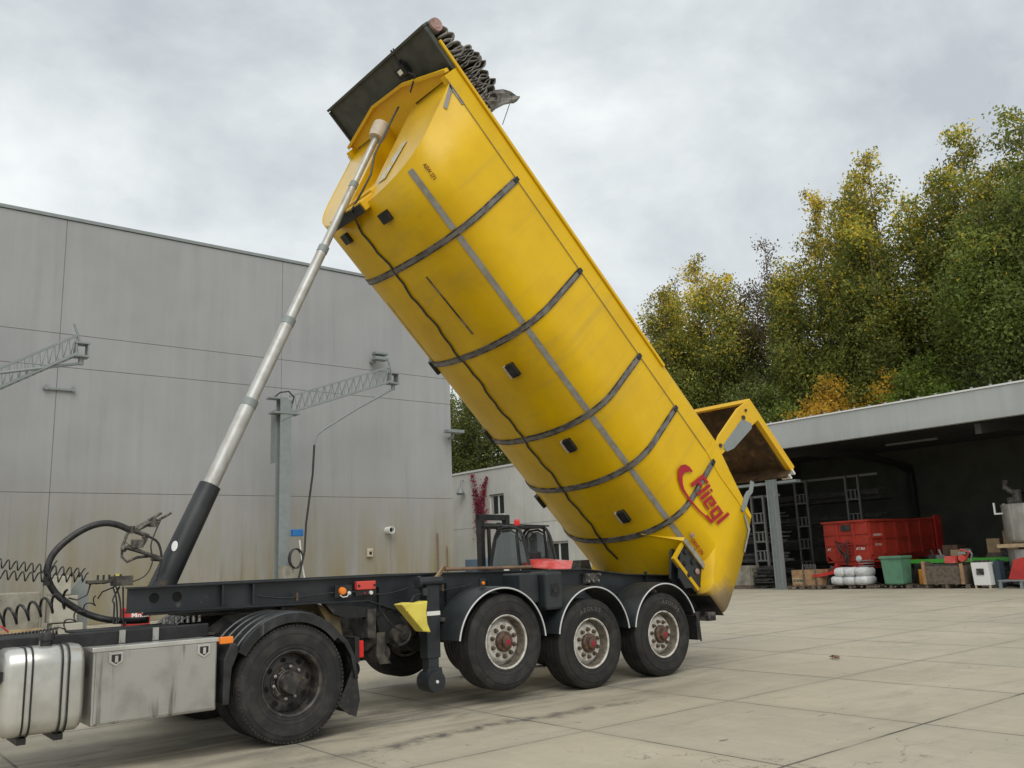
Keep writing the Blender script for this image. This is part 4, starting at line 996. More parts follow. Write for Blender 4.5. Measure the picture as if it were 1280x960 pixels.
# ---- front platform (underside seen) ----
m = MB(); m.box(7.88, 8.52, -1.25, 1.25, -.06, -.035); m.box(8.50, 8.535, -1.26, 1.26, -.10, .01).box(7.9, 8.49, -1.262, -1.235, -.10, -.035).box(7.9, 8.49, 1.235, 1.262, -.10, -.035).box(7.87, 7.9, -1.235, 1.235, -.12, -.035)
pf = bpart(m, 'front_platform', 'platform', bevel=.004)
m = MB(); m.box(8.2, 8.34, -.62, -.42, -.16, -.062).box(8.34, 8.40, -.56, -.52, -.12, -.062); bsub(m, 'junction_box', 'black', pf, bevel=.006)
m = MB(); m.box(8.24, 8.30, -.56, -.48, -.166, -.161); bsub(m, 'sticker', 'text', pf)
m = MB(); m.tube([(8.22, -.6, -.13), (8.12, -.72, -.16), (8.08, -.7, -.24), (8.0, -.6, -.3)], .012, 6); bsub(m, 'cable', 'rubsoft', pf, smooth=True)
m = MB(); m.tube([(8.52, -.5, -.02), (8.56, -.5, .0)], .012, 6).box(8.36, 8.56, -.52, -.49, -.062, -.055); bsub(m, 'latch', 'black', pf)
# folded tarpaulin
def sheet(P, y0, y1, ny, amp, seed, curl=0):
    r = np.random.default_rng(seed); m = MB(); n = len(P)
    ph = r.random(6)*6
    for j in range(ny+1):
        y = y0+(y1-y0)*j/ny
        for i, (u, w) in enumerate(P):
            a = amp*(math.sin(y*5+ph[0]+i*.31)+.6*math.sin(y*11+ph[1]+i*.5)+.5*math.sin(y*19+i*.9+ph[2]))
            m.v.append((u+a*.6, y+amp*.5*math.sin(i*.7+ph[3]), w+a*abs(math.sin(i*.4))+amp*.3*math.sin(i*1.7+y*3)))
    for j in range(ny):
        for i in range(n-1): m.f.append((j*n+i, j*n+i+1, (j+1)*n+i+1, (j+1)*n+i))
    return m
P = []; r_ = random.Random(5); u = 8.37
hs = [.17, .22, .12, .24, .27, .16, .36, .40, .22, .10, .14, .1, .15, .10, .14, .1, .12, .10, .10]
ws = [.06, .08, .05, .09, .07, .05, .10, .09, .06, .042, .05, .04, .05, .045, .05, .04, .05, .05, .05]
for k, (h, wdt) in enumerate(zip(hs, ws)):
    ln = r_.uniform(-.25, .35)
    for t in np.linspace(0, 1, 12):
        a = t*pi
        P.append((u-ln*h*math.sin(a)-wdt*.5+wdt*.75*math.cos(a)*(.6+.9*math.sin(a)), .02+h*math.sin(a)**.7+.02*math.sin(5*a+k)))
    u -= wdt
tarp = bpart(sheet(P, -1.28, 1.27, 40, .011, 3), 'tarpaulin', 'tarp', smooth=True, ang=60, solid=.022)
for k in range(9):      # looped edge of the folded sheet, open towards the side
    uu = 7.98-.078*k; h = (.30, .36, .30, .38, .30, .26, .34, .24, .20)[k]; wb = .034+.010*(k % 3); mm = MB(); tilt = -.30+.10*(k % 4)
    pts_ = []
    for t in np.linspace(-.86*pi, .86*pi, 22):
        r1 = wb*(1.05+.5*math.cos(t)); pts_.append((uu+r1*math.sin(t)+tilt*h*(.5+.5*math.cos(t))*.5, .05+h*(.5+.5*math.cos(t))))
    for y_ in (-1.315, -1.29, -1.2, -1.05): mm.v += [(a+.01*math.sin(y_*30+q), y_, b_) for q, (a, b_) in enumerate(pts_)]
    for q in range(3):
        for e_ in range(21): mm.f.append((q*22+e_, q*22+e_+1, (q+1)*22+e_+1, (q+1)*22+e_))
    bsub(mm, 'fold', 'tarp', tarp, smooth=True, solid=.010)
m = MB(); m.lathe([(0, -1.30), (.05, -1.30), (.052, -1.295), (.085, -1.30), (.09, -1.28), (.09, 1.28), (0, 1.28)], (8.44, 0, .08), 20)
bsub(m, 'roll_end', 'rollpink', tarp, smooth=True)
m = MB(); m.lathe([(.093, -1.27), (.098, -1.1), (.1, 0), (.098, 1.27)], (8.44, 0, .08), 20); bsub(m, 'rolled_sheet', 'tarp', tarp, smooth=True)
P = [(7.42, .06), (7.36, .14), (7.32, .26), (7.26, .38), (7.2, .50), (7.14, .62), (7.12, .74)]
m = MB(); ny = 8
for j in range(ny+1):
    y = -1.27+.9*j/ny
    for i, (u, w) in enumerate(P): m.v.append((u+.03*math.sin(y*9+i)-.05*(j/ny), y, w*(1-.05*j)+.03*math.cos(y*7)))
for j in range(ny):
    for i in range(len(P)-1): m.f.append((j*len(P)+i, j*len(P)+i+1, (j+1)*len(P)+i+1, (j+1)*len(P)+i))
m = MB(); FP = [[(7.46, .02), (7.40, .03), (7.33, .03), (7.26, .03), (7.20, .02)], [(7.44, .16), (7.38, .15), (7.31, .19), (7.25, .16), (7.20, .15)], [(7.40, .32), (7.34, .30), (7.28, .35), (7.22, .33), (7.18, .30)], [(7.34, .46), (7.28, .47), (7.22, .49), (7.18, .46), (7.14, .43)], [(7.26, .58), (7.22, .60), (7.18, .60), (7.14, .57), (7.11, .54)], [(7.16, .70), (7.14, .71), (7.12, .71), (7.11, .69), (7.10, .67)]]
for a, row in enumerate(FP):
    for b_, (u, w) in enumerate(row): m.v.append((u, -1.28+.035*math.sin(a*1.3+b_*1.9)+.02*a, w))
for a in range(5):
    for b_ in range(4): m.f.append((a*5+b_, a*5+b_+1, (a+1)*5+b_+1, (a+1)*5+b_))
bsub(m, 'loose_flap', 'tarp', tarp, smooth=True, solid=.012)
m = MB(); m.tube([(7.2, -1.28, .52), (7.0, -1.28, .05)], .006, 5); bsub(m, 'strap', 'rubsoft', tarp)
# ---- tailgate ----
m = MB(); m.box(.0, 1.39, -1.25, 1.25, 1.10, 1.12); m.box(-.03, .0, -1.25, 1.25, .88, 1.12); m.box(.0, 1.36, -1.17, -1.14, 1.02, 1.10)
tg_ = bpart(m, 'tailgate', 'rust', bevel=.003)
m = MB(); m.box(-.05, 1.40, -1.26, 1.26, 1.122, 1.16); m.box(-.035, 1.40, -1.262, -1.17, 1.04, 1.121); m.box(1.392, 1.43, -1.26, 1.26, 1.03, 1.121); m.box(-.055, -.031, -1.26, 1.26, 1.08, 1.121)
bsub(m, 'outer_plate', 'yellow2', tg_, bevel=.005)
for s in (-1, 1):
    ya, yb = sorted((s*1.262, s*1.222))
    m = MB(); m.prism([(1.38, -.12), (1.46, -.08), (1.52, .0), (1.545, .12), (1.50, .80), (1.42, 1.05), (1.05, 1.05), (1.33, -.05)], ya, yb)
    bsub(m, 'hinge_arm', 'yellow2', tg_, bevel=.005)
    m = MB(); ya, yb = sorted((s*1.263, s*1.275)); m.prism([(1.34, .74), (1.14, .86), (1.09, .80), (1.20, .22), (1.28, .06), (1.36, .04), (1.40, .10)], ya, yb)
    bsub(m, 'grey_side_plate', 'galv', tg_, bevel=.003)
    ya, yb = sorted((s*1.262, s*1.285)); m = MB(); m.lathe([(0, ya), (.03, ya), (.03, yb), (0, yb)], (1.44, 0, .02), 12); m.lathe([(0, ya), (.022, ya), (.022, yb), (0, yb)], (1.36, 0, .92), 12); m.lathe([(0, ya), (.035, ya), (.035, yb), (0, yb)], (1.33, 0, .78), 12)
    bsub(m, 'hinge_pin', 'grime', tg_)
m = MB(); m.box(-.12, -.03, -1.27, -1.0, 1.05, 1.08).box(-.10, -.02, -1.27, -1.1, .93, .955); bsub(m, 'rubber_seal', 'white', tg_)
for s in (-1, 1):
    ya, yb = sorted((s*1.264, s*1.29)); m = MB(); m.prism([(.48, -.40), (.53, -.40), (.60, -.18), (.60, -.08), (.57, -.02), (.63, .12), (.57, .15), (.50, .0), (.52, -.12), (.48, -.28)], ya, yb)
    bsub(m, 'locking_hook', 'galv', body, bevel=.003)
# ---- telescopic ram ----
CY = YC
ax0 = Vector((2.86, CY, 1.40)); ax1 = Vector((5.44, CY, 7.16)); AD = (ax1-ax0)
def ap(t): return ax0+AD*t
ts = [0, .185, .35, .525, .695, .86, 1.0]; rr = [.114, .084, .072, .061, .050, .042]
ram = MB().tube([ap(0), ap(ts[1]*.5), ap(ts[1])], [rr[0]+.012, rr[0]+.006, rr[0]], 24).build('hydraulic_ram', mat('worn_black_ram_paint', (.016, .018, .02), .45, c2=(.03, .032, .034), scale=3, dirt=(.13, .075, .035), dscale=2.2, dlo=.56, dhi=.68), tp, smooth=True)
for k in range(1, 6):
    MB().tube([ap(ts[k]-.01), ap(ts[k+1])], rr[k], 24).build('ram_stage', 'steelpol', ram, smooth=True)
    MB().tube([ap(ts[k+1]-.012 if k < 5 else ts[k+1]-.006), ap(ts[k+1]+.002)], rr[k]+.005, 24).build('ram_collar', 'galv', ram, smooth=True)
MB().tube([ap(.985), ap(1.0), ap(1.022)], [.10, .115, .115], 20).build('ram_head', 'cream', ram, smooth=True)
m = MB(); m.tube([ap(.12)+Vector((-.10, -.13, 0)), ap(.118)+Vector((-.10, -.14, .0))], .05, 14); 
d_ = MB(); c_ = ap(.075)+Vector((-.088, -.088, 0)); n3 = Vector((-.62, -.72, .28)).normalized(); t1 = n3.cross(Vector((0, 0, 1))).normalized(); t2 = n3.cross(t1)
d_.add([c_+t1*.032*math.cos(a)+t2*.055*math.sin(a)+n3*.012 for a in np.linspace(0, 2*pi, 17)[:-1]], [tuple(range(16))]); d_.build('round_sticker', 'text', ram)
m = MB(); m.box(2.7, 3.1, CY-.22, CY-.16, 1.22, 1.44).box(2.7, 3.1, CY+.16, CY+.22, 1.22, 1.44).tube([(2.87, CY-.58, 1.36), (2.87, CY+.25, 1.36)], .05, 14); m.build('ram_cradle', 'chassis', tp, bevel=.005)
# valve block, fittings and thin hoses
vb = MB(); vb.tube([(2.47, 9.0, 2.0), (2.56, 9.0, 1.97), (2.66, 9.0, 1.93)], .022, 10).tube([(2.5, 9.0, 1.99), (2.62, 9.02, 2.06), (2.78, 9.02, 2.16)], [.014, .018, .014], 8).tube([(2.66, 9.0, 2.04), (2.84, 9.0, 2.14), (2.87, 9.0, 2.16)], .012, 8)
vb.box(2.5, 2.6, 8.94, 9.02, 1.82, 1.9).tube([(2.47, 9.0, 1.98), (2.44, 9.0, 1.9), (2.42, 9.0, 1.84), (2.42, 9.0, 1.74), (2.47, 9.0, 1.69), (2.56, 9.0, 1.73), (2.7, 9.02, 1.74)], .014, 8)
vb.tube([(2.43, 8.97, 1.83), (2.54, 8.97, 1.8), (2.64, 8.97, 1.76), (2.74, 9.0, 1.73)], [.02, .022, .018, .022], 10).tube([(2.6, 8.98, 1.85), (2.63, 8.98, 1.9), (2.60, 8.98, 1.93)], .02, 8)
vb.tube([(2.5, 9.0, 1.96), (2.5, 9.0, 2.03)], .03, 10).tube([(2.7, 9.0, 2.05), (2.72, 9, 2.10)], .028, 8)
vb.tube([(2.56, 9.0, 2.0), (2.62, 9.0, 2.04), (2.70, 9.0, 2.07)], [.02, .026, .02], 8).tube([(2.42, 8.99, 1.80), (2.47, 8.98, 1.86)], .03, 8).tube([(2.70, 9.0, 1.72), (2.80, 9.02, 1.71)], .03, 10).box(2.66, 2.74, 8.96, 9.02, 2.02, 2.08)
vb.build('valve_fittings', mat('grimy_brass_fittings', (.05, .045, .04), .5, .3, c2=(.16, .145, .12), scale=18), tp, smooth=True)
m = MB(); m.tube(smooth_path([(2.66, 9.0, 1.93), (2.75, 9.0, 1.87), (2.79, 9.0, 1.74), (2.77, 9.0, 1.6), (2.74, 9.0, 1.5)]), .012, 8)
m.tube(smooth_path([(2.78, 8.99, 2.12), (2.72, 8.98, 1.98), (2.68, 8.98, 1.84), (2.70, 8.98, 1.68), (2.62, 8.98, 1.54), (2.4, 8.98, 1.47)]), .007, 6); m.build('valve_hose', 'rubsoft', tp, smooth=True)
m = MB(); m.box(2.30, 2.44, 8.66, 8.9, 1.47, 1.56); m.box(2.08, 2.31, 8.80, 8.88, 1.50, 1.53)
cb_ = m.build('coupling_bracket', 'grime', tp, bevel=.004)
m = MB()
for k in range(6): m.tube([(2.10+.03*k, 8.84, 1.5+.01*(k % 2)), (2.38, 8.84+.04*k, 1.52)], .011, 6)
for k in range(5): m.tube([(2.18+.05*k, 8.86, 1.52), (2.18+.05*k, 8.86, 1.575)], .010, 6)
m.build('air_coupling', 'black', cb_)
MB().box(2.33, 2.36, 8.83, 8.86, 1.553, 1.58).build('yellow_tag', 'chock', cb_)
m = MB()
for k, (x, z) in enumerate(((2.33, 1.15), (2.36, 1.2), (2.30, 1.3), (2.39, 1.12))): m.tube(smooth_path([(2.3+.03*k, 8.8, 1.46), (x, 8.78, 1.35), (x+.01, 8.76, z), (x-.03+.02*k, 8.76, 1.14)]), .008, 6)
m.build('cable', 'rubsoft', tp, smooth=True)
# ---- chassis ----
def rail(y0):
    fx = 2.38 if y0 < 9 else 3.1
    top = [(fx, 1.44), (5.8, 1.44), (8.1, 1.40), (8.9, 1.30), (10.25, 1.22)]
    bot = [(10.25, 1.02), (9.2, .98), (6.2, .98), (5.55, 1.0), (5.15, 1.10), (4.85, 1.20), (fx, 1.235)]
    m = MB(); m.prism(top+bot, y0-.006, y0+.006)
    def flange(P, t):
        for i in range(len(P)-1):
            (xa, za), (xb, zb) = P[i], P[i+1]
            v = [(xa, y0-.07, za), (xb, y0-.07, zb), (xb, y0+.07, zb), (xa, y0+.07, za), (xa, y0-.07, za+t), (xb, y0-.07, zb+t), (xb, y0+.07, zb+t), (xa, y0+.07, za+t)]
            m.add(v, [(0, 3, 2, 1), (4, 5, 6, 7), (0, 1, 5, 4), (1, 2, 6, 5), (2, 3, 7, 6), (3, 0, 4, 7)])
    flange(top, .014); flange(list(reversed(bot)), -.014)
    return m
for y0 in (8.62, 9.84):
    rl = rail(y0).build('chassis_rail', 'chassis', tp)
    for X in (3.25, 3.56): MB().box(X-.008, X+.008, y0-.066, y0-.007, 1.24, 1.43).build('stiffener', 'chassis', rl)
    for X in (5.0, 5.9, 6.5, 7.0, 8.2, 9.3): MB().box(X-.008, X+.008, y0-.06, y0-.007, 1.08, 1.33).build('stiffener', 'chassis', rl)
    for X in (2.62, 2.83):
        if y0 > 9: continue
        MB().lathe([(0, -.0075), (.045, -.0075), (.047, -.0065)], (X, y0, 1.345), 16).build('rail_hole', 'hole', rl)
m = MB(); m.add([(2.5, 8.56, 1.19), (4.0, 8.56, 1.19), (4.0, 9.9, 1.19), (3.1, 9.9, 1.19), (2.5, 8.56, 1.215), (4.0, 8.56, 1.215), (4.0, 9.9, 1.215), (3.1, 9.9, 1.215)], [(0, 3, 2, 1), (4, 5, 6, 7), (0, 1, 5, 4), (1, 2, 6, 5), (2, 3, 7, 6), (3, 0, 4, 7)]); m.build('coupling_plate', 'black', tp, bevel=.004)
for X in (3.2, 3.9, 4.8, 5.8, 6.6, 7.3, 8.0, 9.0, 10.1):
    MB().box(X-.05, X+.05, 8.63, 9.83, 1.10 if X > 5 else 1.26, 1.25 if X > 5 else 1.38).build('cross_member', 'chassis', tp)
m = MB(); m.prism([(4.35, 1.19), (5.1, 1.09), (5.0, 1.02), (4.6, 1.02), (4.45, 1.08)], 8.58, 8.68); m.prism([(4.95, 1.10), (5.45, .98), (5.2, .75), (5.05, .7)], 8.6, 8.64); m.build('gusset_plate', 'black', tp)
m = MB(); m.add([(4.30, 8.66, 1.19), (4.50, 8.66, .86), (4.62, 8.66, .74), (4.55, 8.66, 1.1), (4.30, 9.8, 1.19), (4.50, 9.8, .86), (4.62, 9.8, .74), (4.55, 9.8, 1.1)], [(0, 1, 2, 3), (4, 7, 6, 5), (0, 4, 5, 1), (1, 5, 6, 2), (2, 6, 7, 3)]); m.build('hose_guard_plate', mat('olive_rusty_plate', (.14, .10, .035), .7, c2=(.07, .06, .04), scale=5), tp)
m = MB(); m.box(5.6, 6.4, 8.3, 10.1, .92, .96); m.build('hanger_beam', 'grime', tp)
# lamps on the neck
m = MB(); m.box(4.44, 4.64, 8.52, 8.55, 1.24, 1.37); hb2 = m.build('lamp_panel', 'black', tp, bevel=.004)
MB().lathe([(0, -.035), (.035, -.03), (.042, 0)], (4.52, 8.518, 1.31), 16).build('amber_lamp', 'orange', hb2, smooth=True)
MB().lathe([(0, -.02), (.018, -.018), (.02, 0)], (4.60, 8.518, 1.285), 12).build('white_lamp', 'white', hb2)
MB().tube([(4.49, 8.51, 1.27), (4.52, 8.5, 1.245), (4.57, 8.5, 1.25), (4.59, 8.51, 1.27)], .006, 5).build('wire', 'white', hb2)
m = MB(); m.box(4.69, 4.92, 8.50, 8.56, 1.31, 1.40); rb = m.build('red_document_box', 'redbox', tp, bevel=.008)
for X in (4.71, 4.90): MB().box(X-.012, X+.012, 8.49, 8.499, 1.345, 1.365).build('clasp', 'black', rb)
m = MB(); m.box(4.68, 4.93, 8.51, 8.55, 1.25, 1.305); vb2 = m.build('valve_panel', 'black', tp, bevel=.004)
MB().lathe([(0, -.015), (.02, -.015), (.022, 0)], (4.86, 8.508, 1.275), 12).build('push_button', 'white', vb2)
MB().lathe([(0, -.012), (.012, -.012), (.014, 0)], (4.78, 8.508, 1.275), 10).build('push_button', 'redcap', vb2)
# landing legs
for y0 in (8.22, 10.1):
    m = MB(); m.box(5.39, 5.56, y0, y0+.15, .55, 1.33); lg = m.build('landing_leg', 'chassis', tp, bevel=.008)
    MB().box(5.41, 5.54, y0+.01, y0+.14, .32, .549).build('inner_leg', 'chassis', lg, bevel=.004)
    MB().lathe([(0, -.02), (.11, -.02), (.115, 0), (.115, .2), (.11, .22), (0, .22)], (5.47, y0-.03, .31), 22).build('foot_roller', 'chassis', lg, smooth=True)
    MB().prism([(5.36, .32), (5.58, .32), (5.56, .45), (5.38, .45)], y0-.012, y0-.002).build('foot_bracket', 'chassis', lg)
    MB().lathe([(0, -.012), (.016, -.012), (.018, 0)], (5.47, y0-.051, .31), 10).build('foot_pin', 'white', lg)
    MB().box(5.385, 5.56, y0-.004, y0-.001, 1.0, 1.045).build('label', 'text', lg)
    m = MB(); m.tube([(5.30, y0+.02, 1.365), (5.60, y0+.02, 1.365)], .05, 14).tube([(5.28, y0+.02, 1.36), (5.315, y0+.02, 1.36)], .07, 14).tube([(5.36, y0-.02, 1.22), (5.36, y0-.02, 1.30)], .045, 12); m.build('leg_gearbox', 'chassis', lg, smooth=True)
# axles, suspension, wheels
wx = (6.31, 7.63, 8.94); wz = (.66, .53, .53)
first = None
for i, (X, Z) in enumerate(zip(wx, wz)):
    if i == 1: continue
wl = make_wheel(tp, 'single', 'rubber2'); wl2 = make_wheel(tp, 'single', 'rubber', ('AEOLUS', .385))
NW = 7.98+.1925
put(wl, Vector((wx[0], NW, wz[0]))-TO); put(wl2, Vector((wx[1], NW, wz[1]))-TO)
c = copy_tree(wl2, tp); c.location = Vector((wx[2], NW, wz[2]))-TO; c.rotation_euler = (0, R(25), 0)
wl.rotation_euler = (0, R(-40), 0)
for i in range(3):
    c = copy_tree(wl, tp); put(c, Vector((wx[i], 10.48-.1925, wz[i]))-TO, pi)
for i in range(3):
    X, Z = wx[i], wz[i]
    m = MB(); m.tube([(X, 8.25, Z), (X, 10.2, Z)], .065, 16); ax = m.build('axle', 'grime', tp, smooth=True)
    for y0 in (8.62, 9.84):
        m = MB(); m.prism([(X-.55, Z+.20), (X-.5, Z+.28), (X-.38, Z+.2), (X+.1, Z+.02), (X+.38, Z-.03), (X+.38, Z-.09), (X, Z-.10), (X-.45, Z+.1)], y0-.05, y0+.05); m.build('trailing_arm', 'grime', ax, bevel=.01)
        m = MB(); m.lathe([(.10, -.05), (.14, .0), (.15, .06), (.13, .12), (.15, .18), (.14, .25), (.10, .28)], (X+.33, y0, Z+.0), 20, 'Z'); m.build('air_spring', 'rubsoft', ax, smooth=True)
        m = MB(); m.prism([(X-.62, 1.0), (X-.40, 1.0), (X-.44, Z+.10), (X-.56, Z+.10)], y0-.08, y0-.06).prism([(X-.62, 1.0), (X-.40, 1.0), (X-.44, Z+.10), (X-.56, Z+.10)], y0+.06, y0+.08); m.build('hanger_bracket', 'grime', ax)
        m = MB(); s = -1 if y0 < 9 else 1
        m.tube([(X-.32, y0-s*.02, Z+.12), (X-.16, y0-s*.02, Z+.12)], .085, 16).tube([(X-.36, y0-s*.02, Z+.12), (X-.32, y0-s*.02, Z+.12)], .07, 14).tube([(X-.16, y0-s*.02, Z+.12), (X-.03, y0-s*.02, Z+.10)], .02, 8); m.build('brake_chamber', 'grime', ax, smooth=True)
        m = MB(); m.lathe([(0, -.12), (.19, -.12), (.2, -.1), (.2, .1), (0, .1)], (X, 8.5 if y0 < 9 else 9.96, Z), 24); m.build('brake_drum', 'grime', ax, smooth=True)
m = MB(); m.tube([(5.15, 8.9, 1.0), (5.45, 9.0, .88), (5.7, 9.1, .86)], .05, 12); m.build('red_air_tank', mat('dull_red_tank', (.25, .03, .03), .5), tp, smooth=True)
m = MB()
m.tube(smooth_path([(5.2, 8.45, 1.0), (5.3, 8.42, .85), (5.25, 8.4, .74), (5.15, 8.42, .7)]), .012, 6).tube(smooth_path([(5.0, 8.5, 1.05), (5.08, 8.45, .92), (5.2, 8.42, .84)]), .012, 6); m.build('brake_hose', 'rubsoft', tp, smooth=True)
m = MB(); m.tube([(5.05, 8.6, .62), (5.05, 8.9, .62)], .10, 18).tube([(5.25, 8.5, .80), (5.25, 8.72, .80)], .11, 20).tube([(5.25, 8.47, .80), (5.25, 8.5, .80)], .05, 14).prism([(4.93, .85), (5.03, .85), (5.02, .62), (5.1, .52), (4.96, .52), (4.92, .62)], 8.5, 8.52)
m.build('air_bellows', 'grime', tp, smooth=True)
# trailer mudguards
for X, Z, i in ((6.24, .64, 0), (7.66, .60, 1), (8.96, .58, 2)):
    for (ya, yb, s) in ((7.96, 8.42, 1), (10.04, 10.50, -1)):
        a0, a1 = (R(4), R(172)) if i == 0 else ((R(6), R(172)) if i == 1 else (R(18), R(172)))
        rad = .635 if i == 0 else .615
        mg = arc_guard(X, Z, rad, ya, yb, a0, a1, lip=.03, ribs=False, n=36).build('mudguard', 'mudguard', tp, smooth=True, ang=50)
        ye = ya-.006 if s > 0 else yb+.006
        MB().tube([(X+(rad-.02)*math.cos(a), ye, Z+(rad-.02)*math.sin(a)) for a in np.linspace(a0, a1, 40)], .009, 6).build('white_edging', 'whitetrim', mg, smooth=True)
m = MB(); m.box(9.60, 9.66, 7.99, 8.4, .40, .72); m.prism([(9.575, .76), (9.66, .72), (9.68, .38), (9.66, .38), (9.61, .66)], 7.985, 7.998); m.build('mud_flap', 'rubsoft', tp)
m = MB(); m.box(9.95, 10.1, 8.05, 10.4, .62, .74); m.build('rear_bumper', 'greysteel', tp, bevel=.005)
m = MB(); m.box(9.85, 10.15, 8.35, 8.45, .74, 1.0); m.box(9.6, 10.35, 8.30, 8.7, 1.0, 1.10).box(9.9, 10.2, 8.2, 8.32, .98, 1.14); m.build('rear_bracket', 'chassis', tp, bevel=.005)
m = MB(); m.box(10.02, 10.10, 8.10, 8.22, .98, 1.08); tlm = m.build('tail_lamp', 'black', tp, bevel=.005)
MB().lathe([(0, -.02), (.03, -.015), (.032, 0)], (10.06, 8.098, 1.03), 12).build('lamp_lens', 'white', tlm)
# hinge bracket
m = MB(); m.prism([(9.50, 1.22), (9.56, 1.60), (9.66, 1.70), (9.84, 1.68), (9.98, 1.52), (10.2, 1.26), (10.24, 1.08), (9.6, 1.08)], 8.14, 8.18); m.prism([(9.50, 1.22), (9.56, 1.60), (9.66, 1.70), (9.84, 1.68), (9.98, 1.52), (10.2, 1.26), (10.24, 1.08), (9.6, 1.08)], 8.30, 8.34)
hg = m.build('hinge_bracket', 'chassis', tp, bevel=.005)
for (x, z, r__) in ((9.66, 1.58, .04), (9.82, 1.59, .035), (9.62, 1.42, .03), (9.80, 1.44, .045), (9.94, 1.38, .025), (10.05, 1.22, .025), (9.68, 1.26, .03)):
    MB().lathe([(0, -.025), (r__, -.022), (r__+.004, 0)], (x, 8.138, z), 12).build('hinge_bolt', 'black', hg, smooth=True)
MB().lathe([(0, -.018), (.035, -.015), (.042, 0)], (9.86, 8.12, 1.30), 14).build('reflector', 'rollpink', hg)
m = MB(); m.prism([(9.1, 1.30), (9.18, 1.52), (9.34, 1.52), (9.42, 1.28)], 9.75, 9.95); m.build('body_support', 'grime', tp, bevel=.01)
m = MB(); m.box(8.1, 8.35, 8.54, 8.6, 1.22, 1.35); m.build('valve_plate', 'grime', tp)
for X, z in ((8.12, 1.25), (8.2, 1.25), (8.30, 1.25), (8.12, 1.33), (8.33, 1.33)): MB().tube([(X, 8.5, z), (X, 8.54, z)], .016, 8).build('valve_port', 'nut', tp)
# plastic tanks
m = MB(); m.box(6.92, 7.20, 7.99, 8.32, .96, 1.41); wt = m.build('water_tank', 'mudguard', tp, bevel=.035)
m = MB(); m.prism([(7.0, 1.13), (7.10, 1.11), (7.14, 1.18), (7.10, 1.27), (7.0, 1.26)], 7.984, 7.9895); m.build('tank_recess', 'black', wt)
MB().lathe([(0, -.01), (.028, -.01), (.03, 0)], (7.05, 7.983, 1.19), 10).build('tap', 'rubsoft', wt)
m = MB(); m.box(6.62, 6.91, 8.1, 8.45, 1.05, 1.40); m.build('storage_box', 'mudguard', tp, bevel=.02)
rgc = random.Random(12)
for k in range(7):      # cable runs with ties along the near rail
    X0 = 3.6+k*.9; z0 = 1.06 if X0 > 5.6 else 1.27
    MB().tube(smooth_path([(X0, 8.54, z0+.04), (X0+.25, 8.53, z0+rgc.uniform(-.02, .03)), (X0+.55, 8.53, z0+rgc.uniform(-.03, .03)), (X0+.85, 8.54, z0+.03)]), .008, 6).build('brake_pipe', 'rubsoft', tp, smooth=True)
    MB().box(X0+.4, X0+.42, 8.515, 8.56, z0-.03, z0+.05).build('pipe_clip', 'nutrust', tp)
for k, (x, y, z) in enumerate(((5.0, 8.72, .72), (5.15, 9.1, .60), (4.78, 8.9, .80), (5.75, 8.7, .80))):
    MB().tube([(x-.1, y, z), (x+.1, y+.02, z+.01)], .07+.02*(k % 2), 14).build('reservoir', 'grime', tp, smooth=True)
MB().tube([(4.7, 9.3, .95), (5.9, 9.3, .80)], .04, 8).box(4.85, 4.95, 8.56, 9.7, .80, 1.1).build('sub_frame', 'grime', tp)
# odds and ends lying on the deck
MB().lathe([(0, -.02), (.018, -.015), (.02, 0)], (6.12, 8.16, 1.315), 10).build('side_marker', 'orange', tp)
MB().box(6.08, 6.16, 8.16, 8.2, 1.28, 1.36).build('marker_holder', 'black', tp)

pr_ = root('rusty_pipe', (6.6, 8.5, 1.46), 'long brown pipe lying on the trailer chassis by the grey tank', 'pipe')
MB().tube([(5.90, 8.60, 1.485), (7.25, 8.62, 1.465)], .022, 10).build('pipe', 'pipebrown', pr_, smooth=True)
cbp = MB(); cbp.add([(5.62, 8.45, 1.37), (5.80, 8.50, 1.52), (6.0, 8.7, 1.53), (5.98, 8.72, 1.50), (5.80, 8.52, 1.44), (5.65, 8.45, 1.34)], [(0, 1, 2, 3, 4, 5)])
cb3 = tag(cbp.build('cardboard_scrap', 'card', solid=.01), 'pale bent scrap of board on the chassis above the landing leg', 'scrap')

# yellow wheel chock hung in front of the landing leg
ck = root('wheel_chock', (5.15, 8.1, .9), 'yellow wheel chock hanging beside the landing leg', 'wheel chock')
m = MB(); A = [(4.95, 1.155), (5.28, 1.15), (5.305, 1.03), (5.315, .84), (5.20, .86)]
m.prism([(4.95, 1.15), (5.06, 1.165), (5.16, 1.15), (5.28, 1.17), (5.262, 1.05), (5.275, .93), (5.315, .84), (5.22, .855)], 8.03, 8.20)
m.build('wedge', 'chock', ck, bevel=.012)
m = MB()
for k in range(7):
    t = k/6.5; x = 4.96+.25*t; z = 1.135-.27*t; m.box(x+.004, x+.016, 8.026, 8.204, z-.018, z-.006)
m.v = m.v[:0]; m.f = []; m.box(5.0, 5.02, 8.021, 8.0295, 1.08, 1.10); m.build('tread_ridge', 'chock', ck)
MB().tube([(5.12, 8.12, 1.16), (5.18, 8.15, 1.22), (5.30, 8.2, 1.24)], .012, 6).build('holder', 'black', ck)

